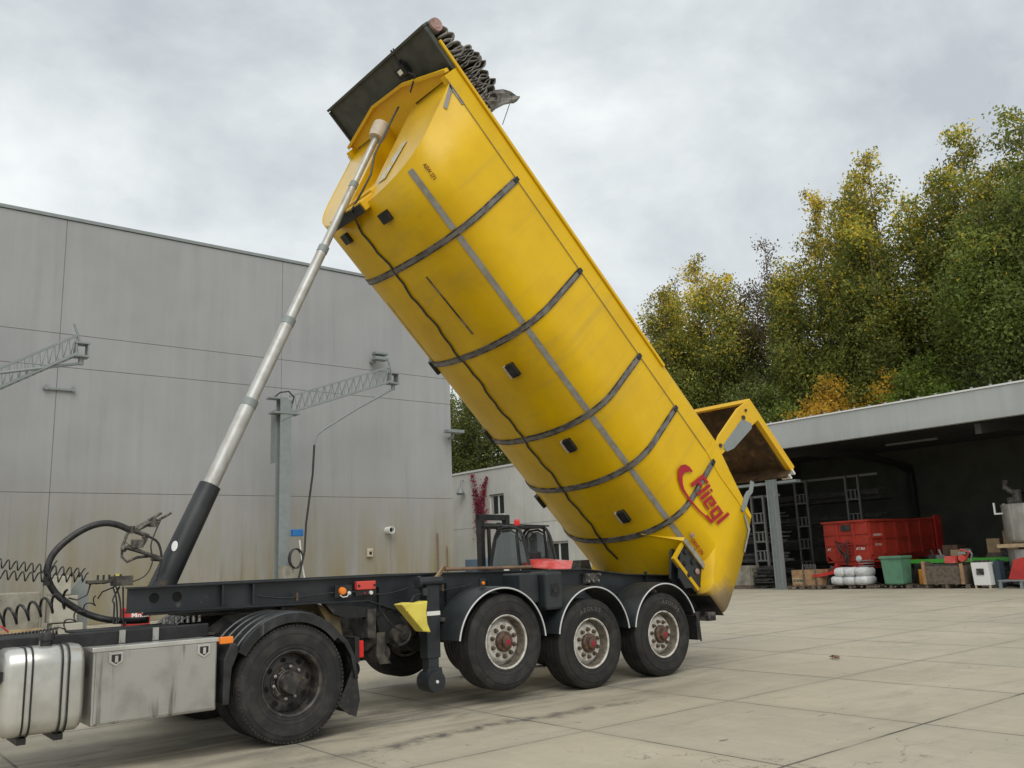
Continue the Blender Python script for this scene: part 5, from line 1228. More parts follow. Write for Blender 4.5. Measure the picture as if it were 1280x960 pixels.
# ======================= THINGS BEHIND THE LORRY =======================
dm = root('oil_drum', (5.72, 20, 0), 'red oil drum with white lettering behind the lorry chassis', 'drum')
m = MB(); m.lathe([(0, .9), (.27, .9), (.29, .88), (.285, .62), (.295, .60), (.285, .58), (.285, .32), (.295, .30), (.285, .28), (.285, .02), (0, 0)], (5.72, 20, 0), 28, 'Z'); m.build('drum', 'redpaint', dm, smooth=True)
tdir = Vector((.96, -.27, 0)); text_on('Mobil', .15, (5.53, 19.66, .70), tdir, (0, 0, 1), 'lettering', 'text', dm, bold=.004)
MB().tube([(5.72+.12, 19.9, .9), (5.72+.12, 19.9, .93)], .04, 8).build('bung', 'white', dm)
bb = root('concrete_trough', (3.1, 20, 0), 'weathered grey concrete trough behind the fuel tank', 'trough')
m = MB(); m.box(1.5, 3.85, 19.9, 20.0, .1, 1.32).box(1.5, 1.6, 20, 20.9, .1, 1.32).box(3.75, 3.85, 20, 20.9, .1, 1.32).box(1.5, 3.85, 20.9, 21, .1, 1.32).box(1.5, 3.85, 19.9, 21, 0, .099); m.build('trough', 'concblock', bb, bevel=.02)
MB().box(1.45, 3.9, 19.82, 19.897, .55, .62).build('ledge', 'woodpale', bb)
ib = root('block_stack', (4.3, 20, 0), 'pale stacked concrete blocks beside the trough', 'blocks')
for k, (a, b_, c_, d_) in enumerate(((4.05, 4.62, 0, .68), (4.0, 4.50, .70, 1.22), (4.0, 4.36, 1.24, 1.62))): MB().box(a, b_, 19.7, 20.2, c_, d_).build('block', mat('pale_block_%s' % 'abc'[k], (.42, .40, .34), .85, c2=(.3, .28, .22), scale=3), ib, bevel=.02)
sp = root('steel_cover', (4.85, 20.3, 0), 'grey sheet metal cover leaning by the hall behind the hoses', 'sheet')
MB().prism([(4.45, 0), (4.82, 0), (4.82, 1.3), (4.70, 1.62), (4.45, 1.3)], 20.25, 20.35).build('sheet', 'galv', sp)

# ======================= FORKLIFT =======================
fk = root('forklift', (14.10, 17.13, 0), 'red and black forklift parked behind the trailer chassis', 'forklift')
fk.rotation_euler = (0, 0, R(101))
def fb(mb, name, m, par=fk, **k): return mb.build(name, m, par, local=True, **k)
# local: x forward, y to its left, z up
m = MB()
for s in (-1, 1): m.box(.85, 1.0, s*.5-.08, s*.5+.08, .1, 2.74).box(1.02, 1.1, s*.36-.05, s*.36+.05, .15, 2.55)
m.box(.86, .99, -.58, .58, 2.6, 2.745).box(.86, 1.0, -.42, .42, 1.3, 1.4).box(1.03, 1.09, -.31, .31, .3, .42)
fb(m, 'mast', 'black', bevel=.006)
m = MB(); m.tube([(.95, -.38, 2.45), (.95, .38, 2.45)], .075, 12).tube([(.93, .18, .3), (.93, .18, 2.4)], .05, 10).tube([(.93, -.18, .3), (.93, -.18, 2.4)], .05, 10); fb(m, 'lift_cylinder', 'black', smooth=True)
m = MB(); m.box(1.12, 1.18, -.55, .55, .2, .7)
fb(m, 'fork_carriage', 'black')
for s in (-1, 1): fb(MB().box(1.18, 2.3, s*.35-.06, s*.35+.06, .08, .13), 'fork', 'black')
def pillar(P, w_=.05): 
    m = MB()
    for i in range(len(P)-1): m.bar(P[i], P[i+1], w_, w_)
    return m
m = MB()
for s in (-1, 1):
    y = s*.54
    PP = smooth_path([(.62, y, .9), (.55, y, 1.6), (.40, y, 2.15), (.22, y, 2.34), (-.05, y, 2.38), (-.35, y, 2.33)], 3); m.tube(PP, .038, 8)
    m.tube(smooth_path([(-.35, y, 2.33), (-.50, y, 2.1), (-.66, y, 1.45)], 3), .038, 8)
    m.tube([(-.30, y, 2.33), (-.42, y, 1.4)], .03, 8)
m.box(-.35, .3, -.54, .54, 2.33, 2.39); m.tube([(.55, -.54, 1.6), (.55, .54, 1.6)], .03, 8)
cab = fb(m, 'cab_frame', 'black', smooth=True)
for s in (-1, 1):
    m = MB(); P = [(.52, .95), (.50, 1.60), (.36, 2.10), (.2, 2.28), (-.1, 2.30), (-.3, 2.2), (-.36, 1.4), (-.36, .95)]
    Q = [(.42, 1.42), (.42, 1.60), (.30, 2.02), (.16, 2.17), (-.08, 2.19), (-.22, 2.1), (-.27, 1.4)]
    ya, yb = s*.555, s*.575
    # lower door panel + rim
    m.prism([(.52, .95), (.51, 1.40), (-.36, 1.40), (-.36, .95)], min(ya, yb), max(ya, yb))
    m.tube([(x, s*.56, z) for x, z in P[1:-1]], .03, 6)
    d = fb(m, 'door', 'black', cab)
    m = MB(); m.prism([(.49, 1.42), (.48, 1.62), (.34, 2.08), (.18, 2.24), (-.1, 2.26), (-.28, 2.16), (-.34, 1.42)], s*.562-.003, s*.562+.003); fb(m, 'door_glass', 'glass', d)
for a_ in (-.557, .551): fb(MB().prism([(-.36, 2.28), (-.48, 2.05), (-.64, 1.50), (-.42, 1.50)], a_, a_+.006), 'side_glass', 'glass', cab)
m = MB(); m.box(.1, .24, -.58, -.583+.0, 1.15, 1.3); m = MB(); m.box(-.05, .12, .577, .581, 1.28, 1.42).box(-.1, .03, .577, .581, 1.12, 1.26); fb(m, 'sticker', 'text', cab)
m = MB(); m.box(-.35, .1, -.25, .25, 1.0, 1.15).box(-.42, -.3, -.25, .25, 1.15, 1.75); fb(m, 'seat', 'black', bevel=.03)
m = MB(); m.tube([(.42, 0, 1.0), (.28, 0, 1.45)], .025, 8).lathe([(.16, -.01), (.18, 0), (.16, .01), (.16, -.01)], (.26, 0, 1.47), 18, 'Z'); fb(m, 'steering_wheel', 'black')
m = MB(); m.v = []; P = [(-.4, .5, 1.38), (-1.5, .48, 1.30), (-1.5, -.48, 1.30), (-.4, -.5, 1.38), (-.4, .42, 1.58), (-1.3, .36, 1.50), (-1.3, -.36, 1.50), (-.4, -.42, 1.58)]
m.add(P, [(0, 1, 2, 3), (4, 7, 6, 5), (0, 4, 5, 1), (1, 5, 6, 2), (2, 6, 7, 3), (3, 7, 4, 0)]); fb(m, 'bonnet', 'redfade', bevel=.05)
m = MB(); m.box(-1.8, .8, -.55, .55, .35, 1.0).box(-1.85, -.5, -.55, .55, 1.0, 1.29); fb(m, 'chassis', 'redpaint', bevel=.04)
for x in (.55, -1.25):
    for s in (-1, 1):
        m = MB(); m.lathe([(0, -.1), (.2, -.1), (.3, -.13), (.36, -.1), (.37, 0), (.36, .1), (.3, .13), (0, .1)], (x, s*.55, .37), 28); fb(m, 'wheel', 'rubber', smooth=True)
m = MB(); m.lathe([(0, .16), (.05, .15), (.07, .1), (.07, 0)], (-.25, .45, 2.40), 14, 'Z'); fb(m, 'beacon', 'redlens', smooth=True)
for (x, y) in ((-.5, .62), (-.7, .5)):
    fb(MB().lathe([(.06, -.02), (.075, 0), (.06, .02), (.06, -.02)], (x, y, 2.08), 14, 'X'), 'mirror', 'rubsoft')
m = MB(); m.tube([(.95, .5, 2.45), (.2, .5, 2.42), (-.5, .5, 2.36)], .025, 8).tube([(.95, -.5, 2.5), (-.5, -.5, 2.38)], .02, 8); fb(m, 'hose', 'rubsoft', smooth=True)
m = MB(); m.lathe([(0, -.05), (.07, -.04), (.08, .03), (0, .05)], (.15, -.62, 2.2), 12, 'X'); fb(m, 'work_lamp', 'white')

bc = root('blue_container', (23.5, 33.5, 0), 'small blue-grey container by the corner of the hall', 'container')
bc.location = (24.6, 32.5, 0); ORG[bc.name] = (24.6, 32.5, 0)
MB().box(23.9, 25.6, 32.0, 33.2, .1, 1.7).build('container', mat('blue_grey_plastic', (.12, .18, .24), .5), bc, bevel=.03)
MB().lathe([(.35, 0), (.35, .08), (.3, .1), (0, .1)], (24.8, 32.5, 1.7), 18, 'Z').build('lid', 'galv', bc)

# ======================= CONTENTS OF THE SHED =======================
def pallet(x, y, z, lx, ly, label, par=None, group='wooden pallets along the shed front', mk='wooddark', rz=0):
    r_ = root('pallet', (x, y, z), label, 'pallet', group, rz)
    m = MB()
    for k in range(5): yy = -ly/2+k*(ly-.1)/4; m.box(-lx/2, lx/2, yy, yy+.1, .12, .142)
    for yy in (-ly/2, -.05, ly/2-.1):
        m.box(-lx/2, lx/2, yy, yy+.1, 0, .018)
        for xx in (-lx/2, -.07, lx/2-.14): m.box(xx, xx+.14, yy, yy+.1, .019, .119)
    m.build('boards', mk, r_, local=True)
    return r_
# timber crate on pallet
pallet(31.1, 20.05, 0, 1.3, 1.15, 'wooden pallet under the open timber crate by the shed post')
pallet(31.15, 19.35, 0, 1.2, 1.0, 'worn wooden pallet beside the white sacks, right of the crate')
cr_ = root('timber_crate', (31.1, 20.0, .145), 'open timber crate with rods inside, on a pallet by the shed post', 'crate', None)
m = MB()
x0, x1, y0, y1 = 30.7, 31.5, 19.45, 20.55
for k in range(3):
    z = .15+k*.2; m.box(x0, x0+.025, y0, y1, z, z+.195).box(x1-.025, x1, y0, y1, z, z+.195).box(x0+.026, x1-.026, y0, y0+.025, z, z+.195).box(x0+.026, x1-.026, y1-.025, y1, z, z+.195)
m.build('boards', 'wood', cr_); MB().box(x0-.022, x0-.002, 19.97, 20.05, .15, .76).box(x0-.022, x0-.002, y0, y0+.07, .15, .76).build('batten', 'wooddark', cr_)
MB().box(x0-.008, x0-.002, 20.1, 20.53, .22, .45).build('label_plate', 'woodpale', cr_)
text_on('SCANIA', .13, (x0-.013, 20.5, .30), (0, -1, 0), (0, 0, 1), 'lettering', 'textdark', cr_, bold=.003)
m = MB()
for k in range(9): m.tube([(31.0+.05*k % .4, 19.6+.09*k, .3), (30.9+.05*k, 19.6+.1*k, .95)], .012, 5)
m.build('rod', 'rack', cr_)
# sacks
pallet(31.6, 18.3, 0, 1.15, 1.5, 'wooden pallet under the white sacks')
def pillow(cx, cy, cz, lx, ly, lz):
    m = MB(); nu, nv = 16, 9
    for j in range(nv+1):
        v = -pi/2+pi*j/nv
        for i in range(nu):
            u = 2*pi*i/nu; e = .45
            f_ = lambda q: math.copysign(abs(q)**e, q)
            m.v.append((cx+lx/2*f_(math.cos(v))*f_(math.cos(u))+random.uniform(-.01, .01), cy+ly/2*f_(math.cos(v))*f_(math.sin(u))+random.uniform(-.01, .01), cz+lz/2*math.copysign(abs(math.sin(v))**.8, math.sin(v))))
    for j in range(nv):
        for i in range(nu): m.f.append((j*nu+i, j*nu+(i+1) % nu, (j+1)*nu+(i+1) % nu, (j+1)*nu+i))
    return m
for lay in range(2):
    for k in range(3):
        z = .145+.17+lay*.31; w_ = .54 if lay < 1 else .46
        s_ = pillow(31.35+random.uniform(-.02, .02), 17.8+k*(.5 if lay == 0 else .44)+random.uniform(-.02, .02), z, .9, w_, .36).build('sack', 'bag', smooth=True)
        lay_n = ['lower', 'upper'][lay]; kn = ['right', 'middle', 'left'][k]
        tag(s_, 'white sack at the %s of the %s layer on the sack pallet' % (kn, lay_n) if k != 1 else 'white sack in the %s of the %s layer on the sack pallet' % (kn, lay_n), 'sack', 'white sacks stacked on a pallet')
# green bin box
pallet(31.7, 16.75, 0, 1.1, 1.35, 'wooden pallet under the green plastic box')
gb = root('green_box', (31.5, 16.8, .145), 'tall pale green plastic box standing on a pallet', 'box')
m = MB(); m.add([(31.1, 16.25, .15), (31.8, 16.25, .15), (31.8, 16.95, .15), (31.1, 16.95, .15), (31.08, 16.22, 1.15), (31.85, 16.22, 1.15), (31.85, 17.02, 1.15), (31.08, 17.02, 1.15)], [(0, 3, 2, 1), (4, 5, 6, 7), (0, 1, 5, 4), (1, 2, 6, 5), (2, 3, 7, 6), (3, 0, 4, 7)])
m.build('bin_body', 'green', gb, bevel=.05)
MB().box(31.04, 31.9, 16.19, 17.05, 1.06, 1.17).build('lid', 'green', gb, bevel=.03)
# dark crate pallet
pallet(31.7, 14.75, 0, 1.0, 1.5, 'wooden pallet under the dark open crate')
dc = root('steel_crate', (31.7, 14.8, .145), 'dark brown open crate on a pallet under the green beam', 'crate')
m = MB(); m.box(31.2, 31.25, 14.15, 15.5, .15, .78).box(32.15, 32.2, 14.15, 15.5, .15, .78).box(31.26, 32.14, 14.15, 14.2, .15, .78).prism([(31.26, .15), (32.14, .15), (32.14, .78), (31.5, .95), (31.26, .9)], 15.45, 15.5); m.build('side', 'wooddark', dc)
MB().box(31.14, 31.197, 14.1, 14.2, .15, .85).box(31.14, 31.197, 15.42, 15.52, .15, .95).build('corner_post', 'wood', dc)
MB().box(31.3, 32.1, 14.3, 15.3, .78, .84).build('contents', 'darkpile', dc)
# red machine on top of the crate
rm = root('red_machine', (31.5, 14.3, .84), 'small red machine part resting on the dark crate', 'machine')
m = MB(); m.box(31.3, 31.7, 14.38, 14.75, .86, 1.1); m.lathe([(0, -.1), (.12, -.1), (.14, 0), (.12, .12), (0, .12)], (31.5, 14.2, 1.02), 16, 'X'); m.tube([(31.5, 14.1, 1.0), (31.4, 13.9, 1.22), (31.6, 14.3, 1.3)], .04, 8); m.build('casing', 'redfade', rm, bevel=.02)
MB().tube([(31.5, 13.95, .9), (31.45, 13.85, 1.15), (31.5, 13.95, 1.28)], .03, 8).box(31.4, 31.65, 14.05, 14.3, 1.15, 1.24).build('handle', 'galv', rm)
ob = root('orange_box', (32.0, 15.75, 0), 'orange plastic box between the green box and dark crate', 'box')
m = MB(); m.box(31.8, 32.2, 15.55, 16.0, 0.12, .66); m.build('box_body', 'orangebox', ob, bevel=.03); MB().box(31.85, 32.25, 15.6, 16.05, 0, .119).build('base', 'wooddark', ob)
# green beam across
gbm = root('green_beam', (32.3, 14, .9), 'long bright green steel beam running behind the crates', 'beam')
m = MB(); m.box(32.45, 32.65, 11.6, 16.6, .86, .875).box(32.45, 32.465, 11.6, 16.6, .876, .985).box(32.45, 32.65, 11.6, 16.6, .986, 1.0)
m.build('beam', 'beamgreen', gbm)
for y in (12.2, 15.9): MB().box(32.4, 32.6, y-.05, y+.05, 0, .858).build('trestle_leg', 'wooddark', gbm)
# white cabinet
wc = root('white_cabinet', (31.6, 13.6, 0), 'small white machine cabinet on legs with a square panel', 'cabinet')
m = MB(); m.add([(31.3, 13.3, .1), (31.9, 13.3, .1), (31.9, 13.85, .1), (31.3, 13.85, .1), (31.33, 13.34, .86), (31.9, 13.34, .86), (31.9, 13.9, .86), (31.33, 13.9, .86)], [(0, 3, 2, 1), (4, 5, 6, 7), (0, 1, 5, 4), (1, 2, 6, 5), (2, 3, 7, 6), (3, 0, 4, 7)]); m.build('cabinet_body', 'white', wc, bevel=.02)
MB().box(31.29, 31.31, 13.48, 13.72, .45, .66).build('panel', 'greysteel', wc)
for yy in (13.33, 13.79):
    MB().box(31.32, 31.38, yy, yy+.05, 0, .099).build('leg', 'cream', wc)
MB().box(31.35, 31.8, 13.4, 13.8, .865, .93).build('top_cover', 'greysteel', wc, bevel=.01)
bdc = root('dark_cabinet', (31.9, 13.1, 0), 'dark blue narrow case beside the white cabinet', 'cabinet')
MB().box(31.6, 32.0, 13.08, 13.26, .02, .9).build('case', mat('dark_blue_case', (.03, .05, .07), .5), bdc, bevel=.01)
MB().box(31.7, 31.8, 13.12, 13.2, .905, .94).build('grip', 'black', bdc)
# silver tank at right edge
st = root('silver_tank', (32.6, 12.1, 0), 'large silver steel tank with a motor on top at the right edge', 'tank')
m = MB(); m.lathe([(0, 2.78), (.78, 2.78), (.82, 2.76), (.80, 2.70), (.80, 1.60), (.74, 1.5), (0, 1.5)], (32.6, 12.3, 0), 36, 'Z'); m.build('tank_body', 'inox', st, smooth=True, ang=40)
m = MB(); m.lathe([(0, 1.25), (.78, 1.25), (.78, .1), (0, .1)], (32.6, 12.3, 0), 36, 'Z'); m.build('lower_tank', 'inox', st, smooth=True)
MB().box(31.7, 33.5, 11.2, 13.1, 1.32, 1.44).build('support_board', 'woodpale', st)
MB().box(31.9, 33.3, 11.5, 12.7, 1.445, 1.498).build('bearer', 'wooddark', st)
m = MB(); m.tube([(32.3, 12.45, 2.78), (32.3, 12.45, 3.25)], .14, 14).tube([(32.3, 12.45, 3.1), (32.3, 12.8, 3.35), (32.3, 12.75, 3.6)], .1, 12).box(32.2, 32.5, 12.5, 12.75, 2.78, 3.0); m.build('motor', 'grime', st, smooth=True)
m = MB(); m.box(32.1, 32.15, 12.85, 13.2, 2.45, 2.5).box(32.1, 32.15, 13.15, 13.2, 2.5, 2.85).box(32.1, 32.15, 12.83, 12.88, 2.5, 2.8); m.build('handle', 'white', st)
m = MB(); m.box(31.95, 32.05, 11.3, 12.0, 2.80, 2.86).tube([(31.8, 12.0, 2.8), (31.8, 12.0, 2.2)], .03, 6); m.build('lid_clamp', 'white', st)
# red cone-shaped machine part + metal pallet
mp_ = root('metal_pallet', (31.3, 12.4, 0), 'low galvanised metal pallet at the right edge', 'pallet')
m = MB()
for k in range(7): m.box(31.0+.14*k, 31.05+.14*k, 11.5, 12.95, .24, .28)
for yy in (11.55, 12.2, 12.85): m.box(31.0, 31.95, yy, yy+.05, .19, .239); m.box(31.0, 31.1, yy, yy+.08, 0, .189)
m.build('grid', 'galv', mp_)
rc_ = root('red_guard', (31.4, 12.1, .29), 'red pointed sheet metal guard standing on the metal pallet', 'machine guard')
m = MB(); m.prism([(12.75, .285), (11.6, .285), (11.6, .72), (12.2, 1.0), (12.5, .92)], 31.35, 31.42, 'YZ'); m.build('sheet', 'redpaint', rc_, bevel=.006)
MB().box(31.43, 31.9, 11.7, 12.3, .285, .5).build('base', 'grime', rc_)
# cardboard boxes on a table further back
for i, (x, y, z, a, b_, c_, lb) in enumerate(((33.6, 13.9, 1.15, .5, .45, .5, 'cardboard box on the left of the pair behind the crates'), (33.6, 13.3, 1.15, .5, .48, .75, 'taller cardboard box on the right of the pair behind the crates'), (33.2, 15.0, .98, .5, .55, .32, 'squat cardboard carton behind the green beam'))):
    bx = MB().box(x-a/2, x+a/2, y-b_/2, y+b_/2, z, z+c_).build('cardboard_box', 'card', bevel=.01); tag(bx, lb, 'box', 'cardboard boxes in the shed')
wk = root('work_table', (33.6, 13.6, 0), 'rough dark table piled with parts behind the green beam', 'table')
MB().box(33.0, 34.2, 12.9, 16.2, .90, .97).build('tabletop', 'wooddark', wk)
for x in (33.05, 34.1):
    for y in (12.95, 16.1): MB().box(x, x+.08, y, y+.08, 0, .899).build('leg', 'wooddark', wk)
MB().box(33.35, 33.85, 13.05, 14.15, .971, 1.149).build('crate_base', 'wooddark', wk)
# loose clutter as individual dark machine parts
rg2 = random.Random(4)
clut = ['dark scrap casting', 'black engine part', 'dark folded tarpaulin bundle', 'greasy gearbox housing']
for i in range(9):
    x = 33.0+rg2.random()*2.5; y = 13.2+rg2.random()*5.0; z = .0
    if y > 16.6: z = 0
    m = pillow(x, y, z+.35, .7+rg2.random()*.5, .6+rg2.random()*.5, .7+rg2.random()*.3)
    m.v = [(a+rg2.uniform(-.05, .05), b+rg2.uniform(-.05, .05), max(.01, c+rg2.uniform(-.05, .05))) for a, b, c in m.v]
    o = m.build('scrap_part', 'darkpile'); tag(o, 'dark lump of scrap on the shadowed shed floor behind the crates', 'scrap', 'dark scrap parts on the shed floor')
for i in range(7):
    y = 13.0+i*.45
    m = MB(); m.box(-.12, .12, -.15, .15, 0, .16+.1*(i % 3)); m.tube([(0, 0, .1), (.05, .1, .35)], .05, 8)
    o = m.build('machine_part', ('darkpile', 'grime', 'rack', 'wooddark')[i % 4], bevel=.01); o.location = (33.15+.1*(i % 2), y+.9 if 1 < i < 4 else y, .972)
    if i in (0,): o.location.y = 16.0
    tag(o, 'small dark machine part lying on the rough table in the shed', 'machine part', 'small parts on the shed table')
# stock racks: steel frame, arms and stored bars
def rack(x, y0, y1, z1, label, levels, posts, stock='darkpile'):
    r_ = root('stock_rack', (x, (y0+y1)/2, 0), label, 'rack', 'long stock racks in the shed')
    for yp in posts:
        m = MB(); m.box(x-.05, x+.05, yp-.04, yp+.04, 0, z1).box(x-.05, x+.05, yp+.56, yp+.64, 0, z1)
        z = .2
        for z in levels:
            m.box(x-.03, x+.03, yp+.041, yp+.559, z, z+.06)
            for q in (.15, .36): m.box(x-.02, x+.02, yp+q, yp+q+.06, z+.061, z+.42)
            m.box(x-.03, x+.03, yp+.041, yp+.559, z+.42, z+.46)
        m.build('ladder_frame', 'rack', r_)
    MB().box(x+.06, x+.12, y0, y1, z1-.1, z1).build('top_rail', 'rack', r_)
    for z in levels: MB().box(x+.06, x+1.2, y0, y1, z-.03, z).build('shelf', 'darkpile', r_)
    rr_ = random.Random(int(x*10+y0))
    for z in levels:
        m = MB(); 
        for k in range(16):
            zz = z+.03+rr_.random()*.38; xx = x+.12+rr_.random()*.25; s_ = rr_.uniform(.02, .045); ya = y0+rr_.uniform(-.3, .5); yb = y1+rr_.uniform(-.4, .2)
            m.box(xx-s_, xx+s_, ya, yb, zz-s_, zz+s_)
        m.build('stored_bars', stock if rr_.random() < .7 else 'black', r_)
    return r_
rack(36.2, 19.5, 25.2, 4.7, 'tall ladder-framed stock rack behind the red farm trailer', (.55, 1.55, 2.55, 3.6), (23.0, 20.4))
rack(32.2, 21.8, 25.4, 3.9, 'stock rack full of dark bars left of the shed post', (.35, 1.1, 1.9, 2.7), (22.6, 24.6))
for k, (z0) in enumerate((.05, .5)):
    m = MB(); rr_ = random.Random(k)
    for q in range(40):
        zz = z0+rr_.random()*.4; xx = 31.4+rr_.random()*.7; m.box(xx-.03, xx+.03, 21.9+rr_.random()*.4, 24.0+rr_.random()*.6, zz-.02, zz+.02)
    tag(m.build('bar_bundle', 'darkpile'), ('lower' if k == 0 else 'upper')+' bundle of dark bars in front of the left stock rack', 'bundle', 'bundles of bars')
gc = root('grey_chest', (31.6, 23.8, 0), 'grey concrete block low in front of the left stock rack', 'block')
MB().box(31.2, 31.9, 22.9, 24.3, .15, .95).build('block', 'concblock', gc, bevel=.01); MB().box(31.2, 31.9, 22.9, 24.3, 0, .149).build('base', 'wooddark', gc)
rg3 = random.Random(21)
for i in range(16):
    y = 8.5+i*.62+rg3.uniform(-.15, .15); x = 36.2+rg3.uniform(-.8, 1.6); a = rg3.uniform(.35, .8); h = rg3.uniform(.5, 1.5)
    m = MB()
    if i % 3 == 0:
        m.lathe([(0, h), (a*.42, h), (a*.45, h*.97), (a*.44, .03), (0, 0)], (0, 0, 0), 18, 'Z')
    elif i % 3 == 1:
        for q in range(3): m.box(-a/2+.03*q, a/2, -a/2, a/2-.04*q, h*q/3, h*(q+1)/3-.02)
    else:
        for q in range(4): m.bar((-a/2, -a/2+q*a/3, 0), (-a/2+.1, -a/2+q*a/3, h), .05); m.bar((a/2, -a/2+q*a/3, 0), (a/2-.1, -a/2+q*a/3, h), .05)
        m.box(-a/2, a/2, -a/2, a/2, h, h+.06)
    kind_ = ('barrel', 'crate_stack', 'trestle')[i % 3]
    o = m.build(kind_, ('greysteel', 'wooddark', 'rack', 'pipebrown', 'grime', 'card')[rg3.randrange(6)], smooth=(i % 3 == 0)); o.location = (x, y, 0)
    tag(o, ('dim barrel', 'dim stack of crates', 'dim metal trestle')[i % 3]+' deep inside the shed right of the red trailer', kind_.replace('_', ' '), 'goods deep inside the shed: '+kind_.replace('_', ' ')+'s')
# back of shed: shelving
sh = root('back_shelf', (41.5, 13, 0), 'dark shelving with stored goods along the shed back wall', 'shelf')
m = MB()
for y in (8, 10.5, 13, 15.5): m.box(40.9, 41.0, y, y+.08, 0, 3.6)
for z in (.8, 1.7, 2.6, 3.5): m.box(40.9, 41.9, 8, 15.6, z, z+.08)
m.build('frame', 'darkpile', sh)
rr_ = random.Random(9)
for z in (.89, 1.79, 2.69):
    m = MB(); y = 8.2
    while y < 15:
        w_ = rr_.uniform(.3, .7); m.box(41.1, 41.7, y, y+w_, z, z+rr_.uniform(.2, .6)); y += w_+.05
    m.build('stored_goods', ('wooddark', 'darkpile', 'greysteel')[int(z) % 3], sh)
# red farm tipping trailer
ft_ = root('farm_trailer', (34.0, 19.0, 0), 'red farm tipping trailer parked inside the open shed', 'farm trailer')
ft_.rotation_euler = (0, 0, R(-9))
def fbl(mb, name, m, par=ft_, **k): return mb.build(name, m, par, local=True, **k)
# local x = length to the rear, y = width ; front-right corner at about (0,-.1)
L0, L1, Wd = 0, 4.3, 2.25
m = MB(); t = .05
m.prism([(0, 2.65), (L1, 2.62), (L1, 1.45), (0, 1.08)], 0, t)
m.prism([(0, 2.65), (L1, 2.62), (L1, 1.45), (0, 1.08)], Wd-t, Wd)
m.add([(0, t, 1.08), (0, .5, .82), (0, Wd-.5, .95), (0, Wd-t, 1.30), (0, Wd-t, 2.65), (0, t, 2.65), (.05, t, 1.08), (.05, .5, .82), (.05, Wd-.5, .95), (.05, Wd-t, 1.30), (.05, Wd-t, 2.65), (.05, t, 2.65)], [(0, 1, 2, 3, 4, 5), (11, 10, 9, 8, 7, 6), (0, 6, 7, 1), (1, 7, 8, 2), (2, 8, 9, 3), (5, 4, 10, 11)])
m.box(0, L1, t, Wd-t, 1.0, 1.06)
tb_ = fbl(m, 'tipping_body', 'redfarm')
m = MB()
for k in range(6): x = .05+k*.82; m.box(x, x+.1, -.07, -.002, 1.3, 2.6)
m.box(-.04, L1+.04, -.09, .06, 2.651, 2.73).box(0, L1, -.06, -.002, 1.95, 2.0)
for y in (.62, 1.45): m.box(-.07, -.002, y, y+.09, 1.2, 2.6)
m.box(-.09, .06, .061, Wd+.05, 2.651, 2.73).box(-.05, -.002, 0, Wd, 2.15, 2.2).box(-.05, -.002, .1, Wd-.1, 1.7, 1.75)
fbl(m, 'body_rib', 'redfarm', tb_)
m = MB(); m.box(-.06, -.003, .85, 1.3, 2.3, 2.55); fbl(m, 'inspection_window', 'darkpile', tb_)
m = MB(); m.box(L1+.02, L1+.16, -.12, Wd+.12, 1.0, 2.78); fbl(m, 'tailgate', 'redfarm', tb_)
m = MB(); m.box(L1-.1, L1+.3, -.22, -.13, 1.2, 2.85).tube([(L1, -.2, 2.85), (L1+.3, -.2, 2.4)], .05, 8); fbl(m, 'tailgate_ram', 'redpaint', tb_)
m = MB()
for x in (.1, L1-.3): m.box(-1.6, L1, .6, .72, .75, .95)
m = MB(); m.box(-.2, L1, .55, .68, .72, .97).box(-.2, L1, Wd-.68, Wd-.55, .72, .97); m.bar((-.2, .6, .8), (-1.9, 1.1, .55), .12); m.bar((-.2, Wd-.6, .8), (-1.9, 1.15, .55), .12); m.box(-2.2, -1.8, 1.05, 1.2, .5, .6)
fbl(m, 'drawbar', 'redpaint')
for x in (2.2, 3.4):
    for y in (.1, Wd-.1):
        m = MB(); m.lathe([(0, -.16), (.3, -.17), (.48, -.2), (.55, -.14), (.56, 0), (.55, .14), (.48, .2), (0, .16)], (x, y, .56), 28); fbl(m, 'wheel', 'rubber', smooth=True)
m = MB()
for k in range(4): m.tube(smooth_path([(-.1, 1.1+.1*k, 1.8), (-.3, 1.2+.08*k, 1.55+.1*k), (-.25, .9+.08*k, 1.2), (-.5, .8, .9)]), .02, 6)
fbl(m, 'hydraulic_hose', 'rubsoft', smooth=True)
m = MB(); m.bar((-1.2, 1.0, .9), (-1.45, 1.15, .03), .09); m.tube([(-.2, 1.0, 1.0), (-.05, 1.0, 1.9)], .05, 8); fbl(m, 'parking_stand', 'darkpile')
m = MB(); m.lathe([(0, -.05), (.12, -.04), (.13, .02), (0, .06)], (-.35, .3, 1.15), 14, 'X'); fbl(m, 'white_cap', 'bag', smooth=True)
m = MB()
for k in range(5): m.box(-.12, -.075, .78, 1.25, 1.35+.12*k, 1.38+.12*k)
fbl(m, 'ladder', 'redpaint', tb_)
for s_, o_ in (('AT 801', (-.056, .62, 1.5)), ('AT', (-.056, Wd-.15, 1.5))): text_on(s_, .15, o_, (0, -1, 0), (0, 0, 1), 'lettering', 'text', tb_, local=True, bold=.002)
text_on('LAMBERTS', .13, (.3, -.006, 2.05), (1, 0, 0), (0, 0, 1), 'lettering', 'text', tb_, local=True); text_on('8 TON', .13, (.4, -.006, 1.65), (1, 0, 0), (0, 0, 1), 'lettering', 'text', tb_, local=True)
ft_.location = (32.5, 18.15, 0); ft_.scale = (.95, .95, .95)
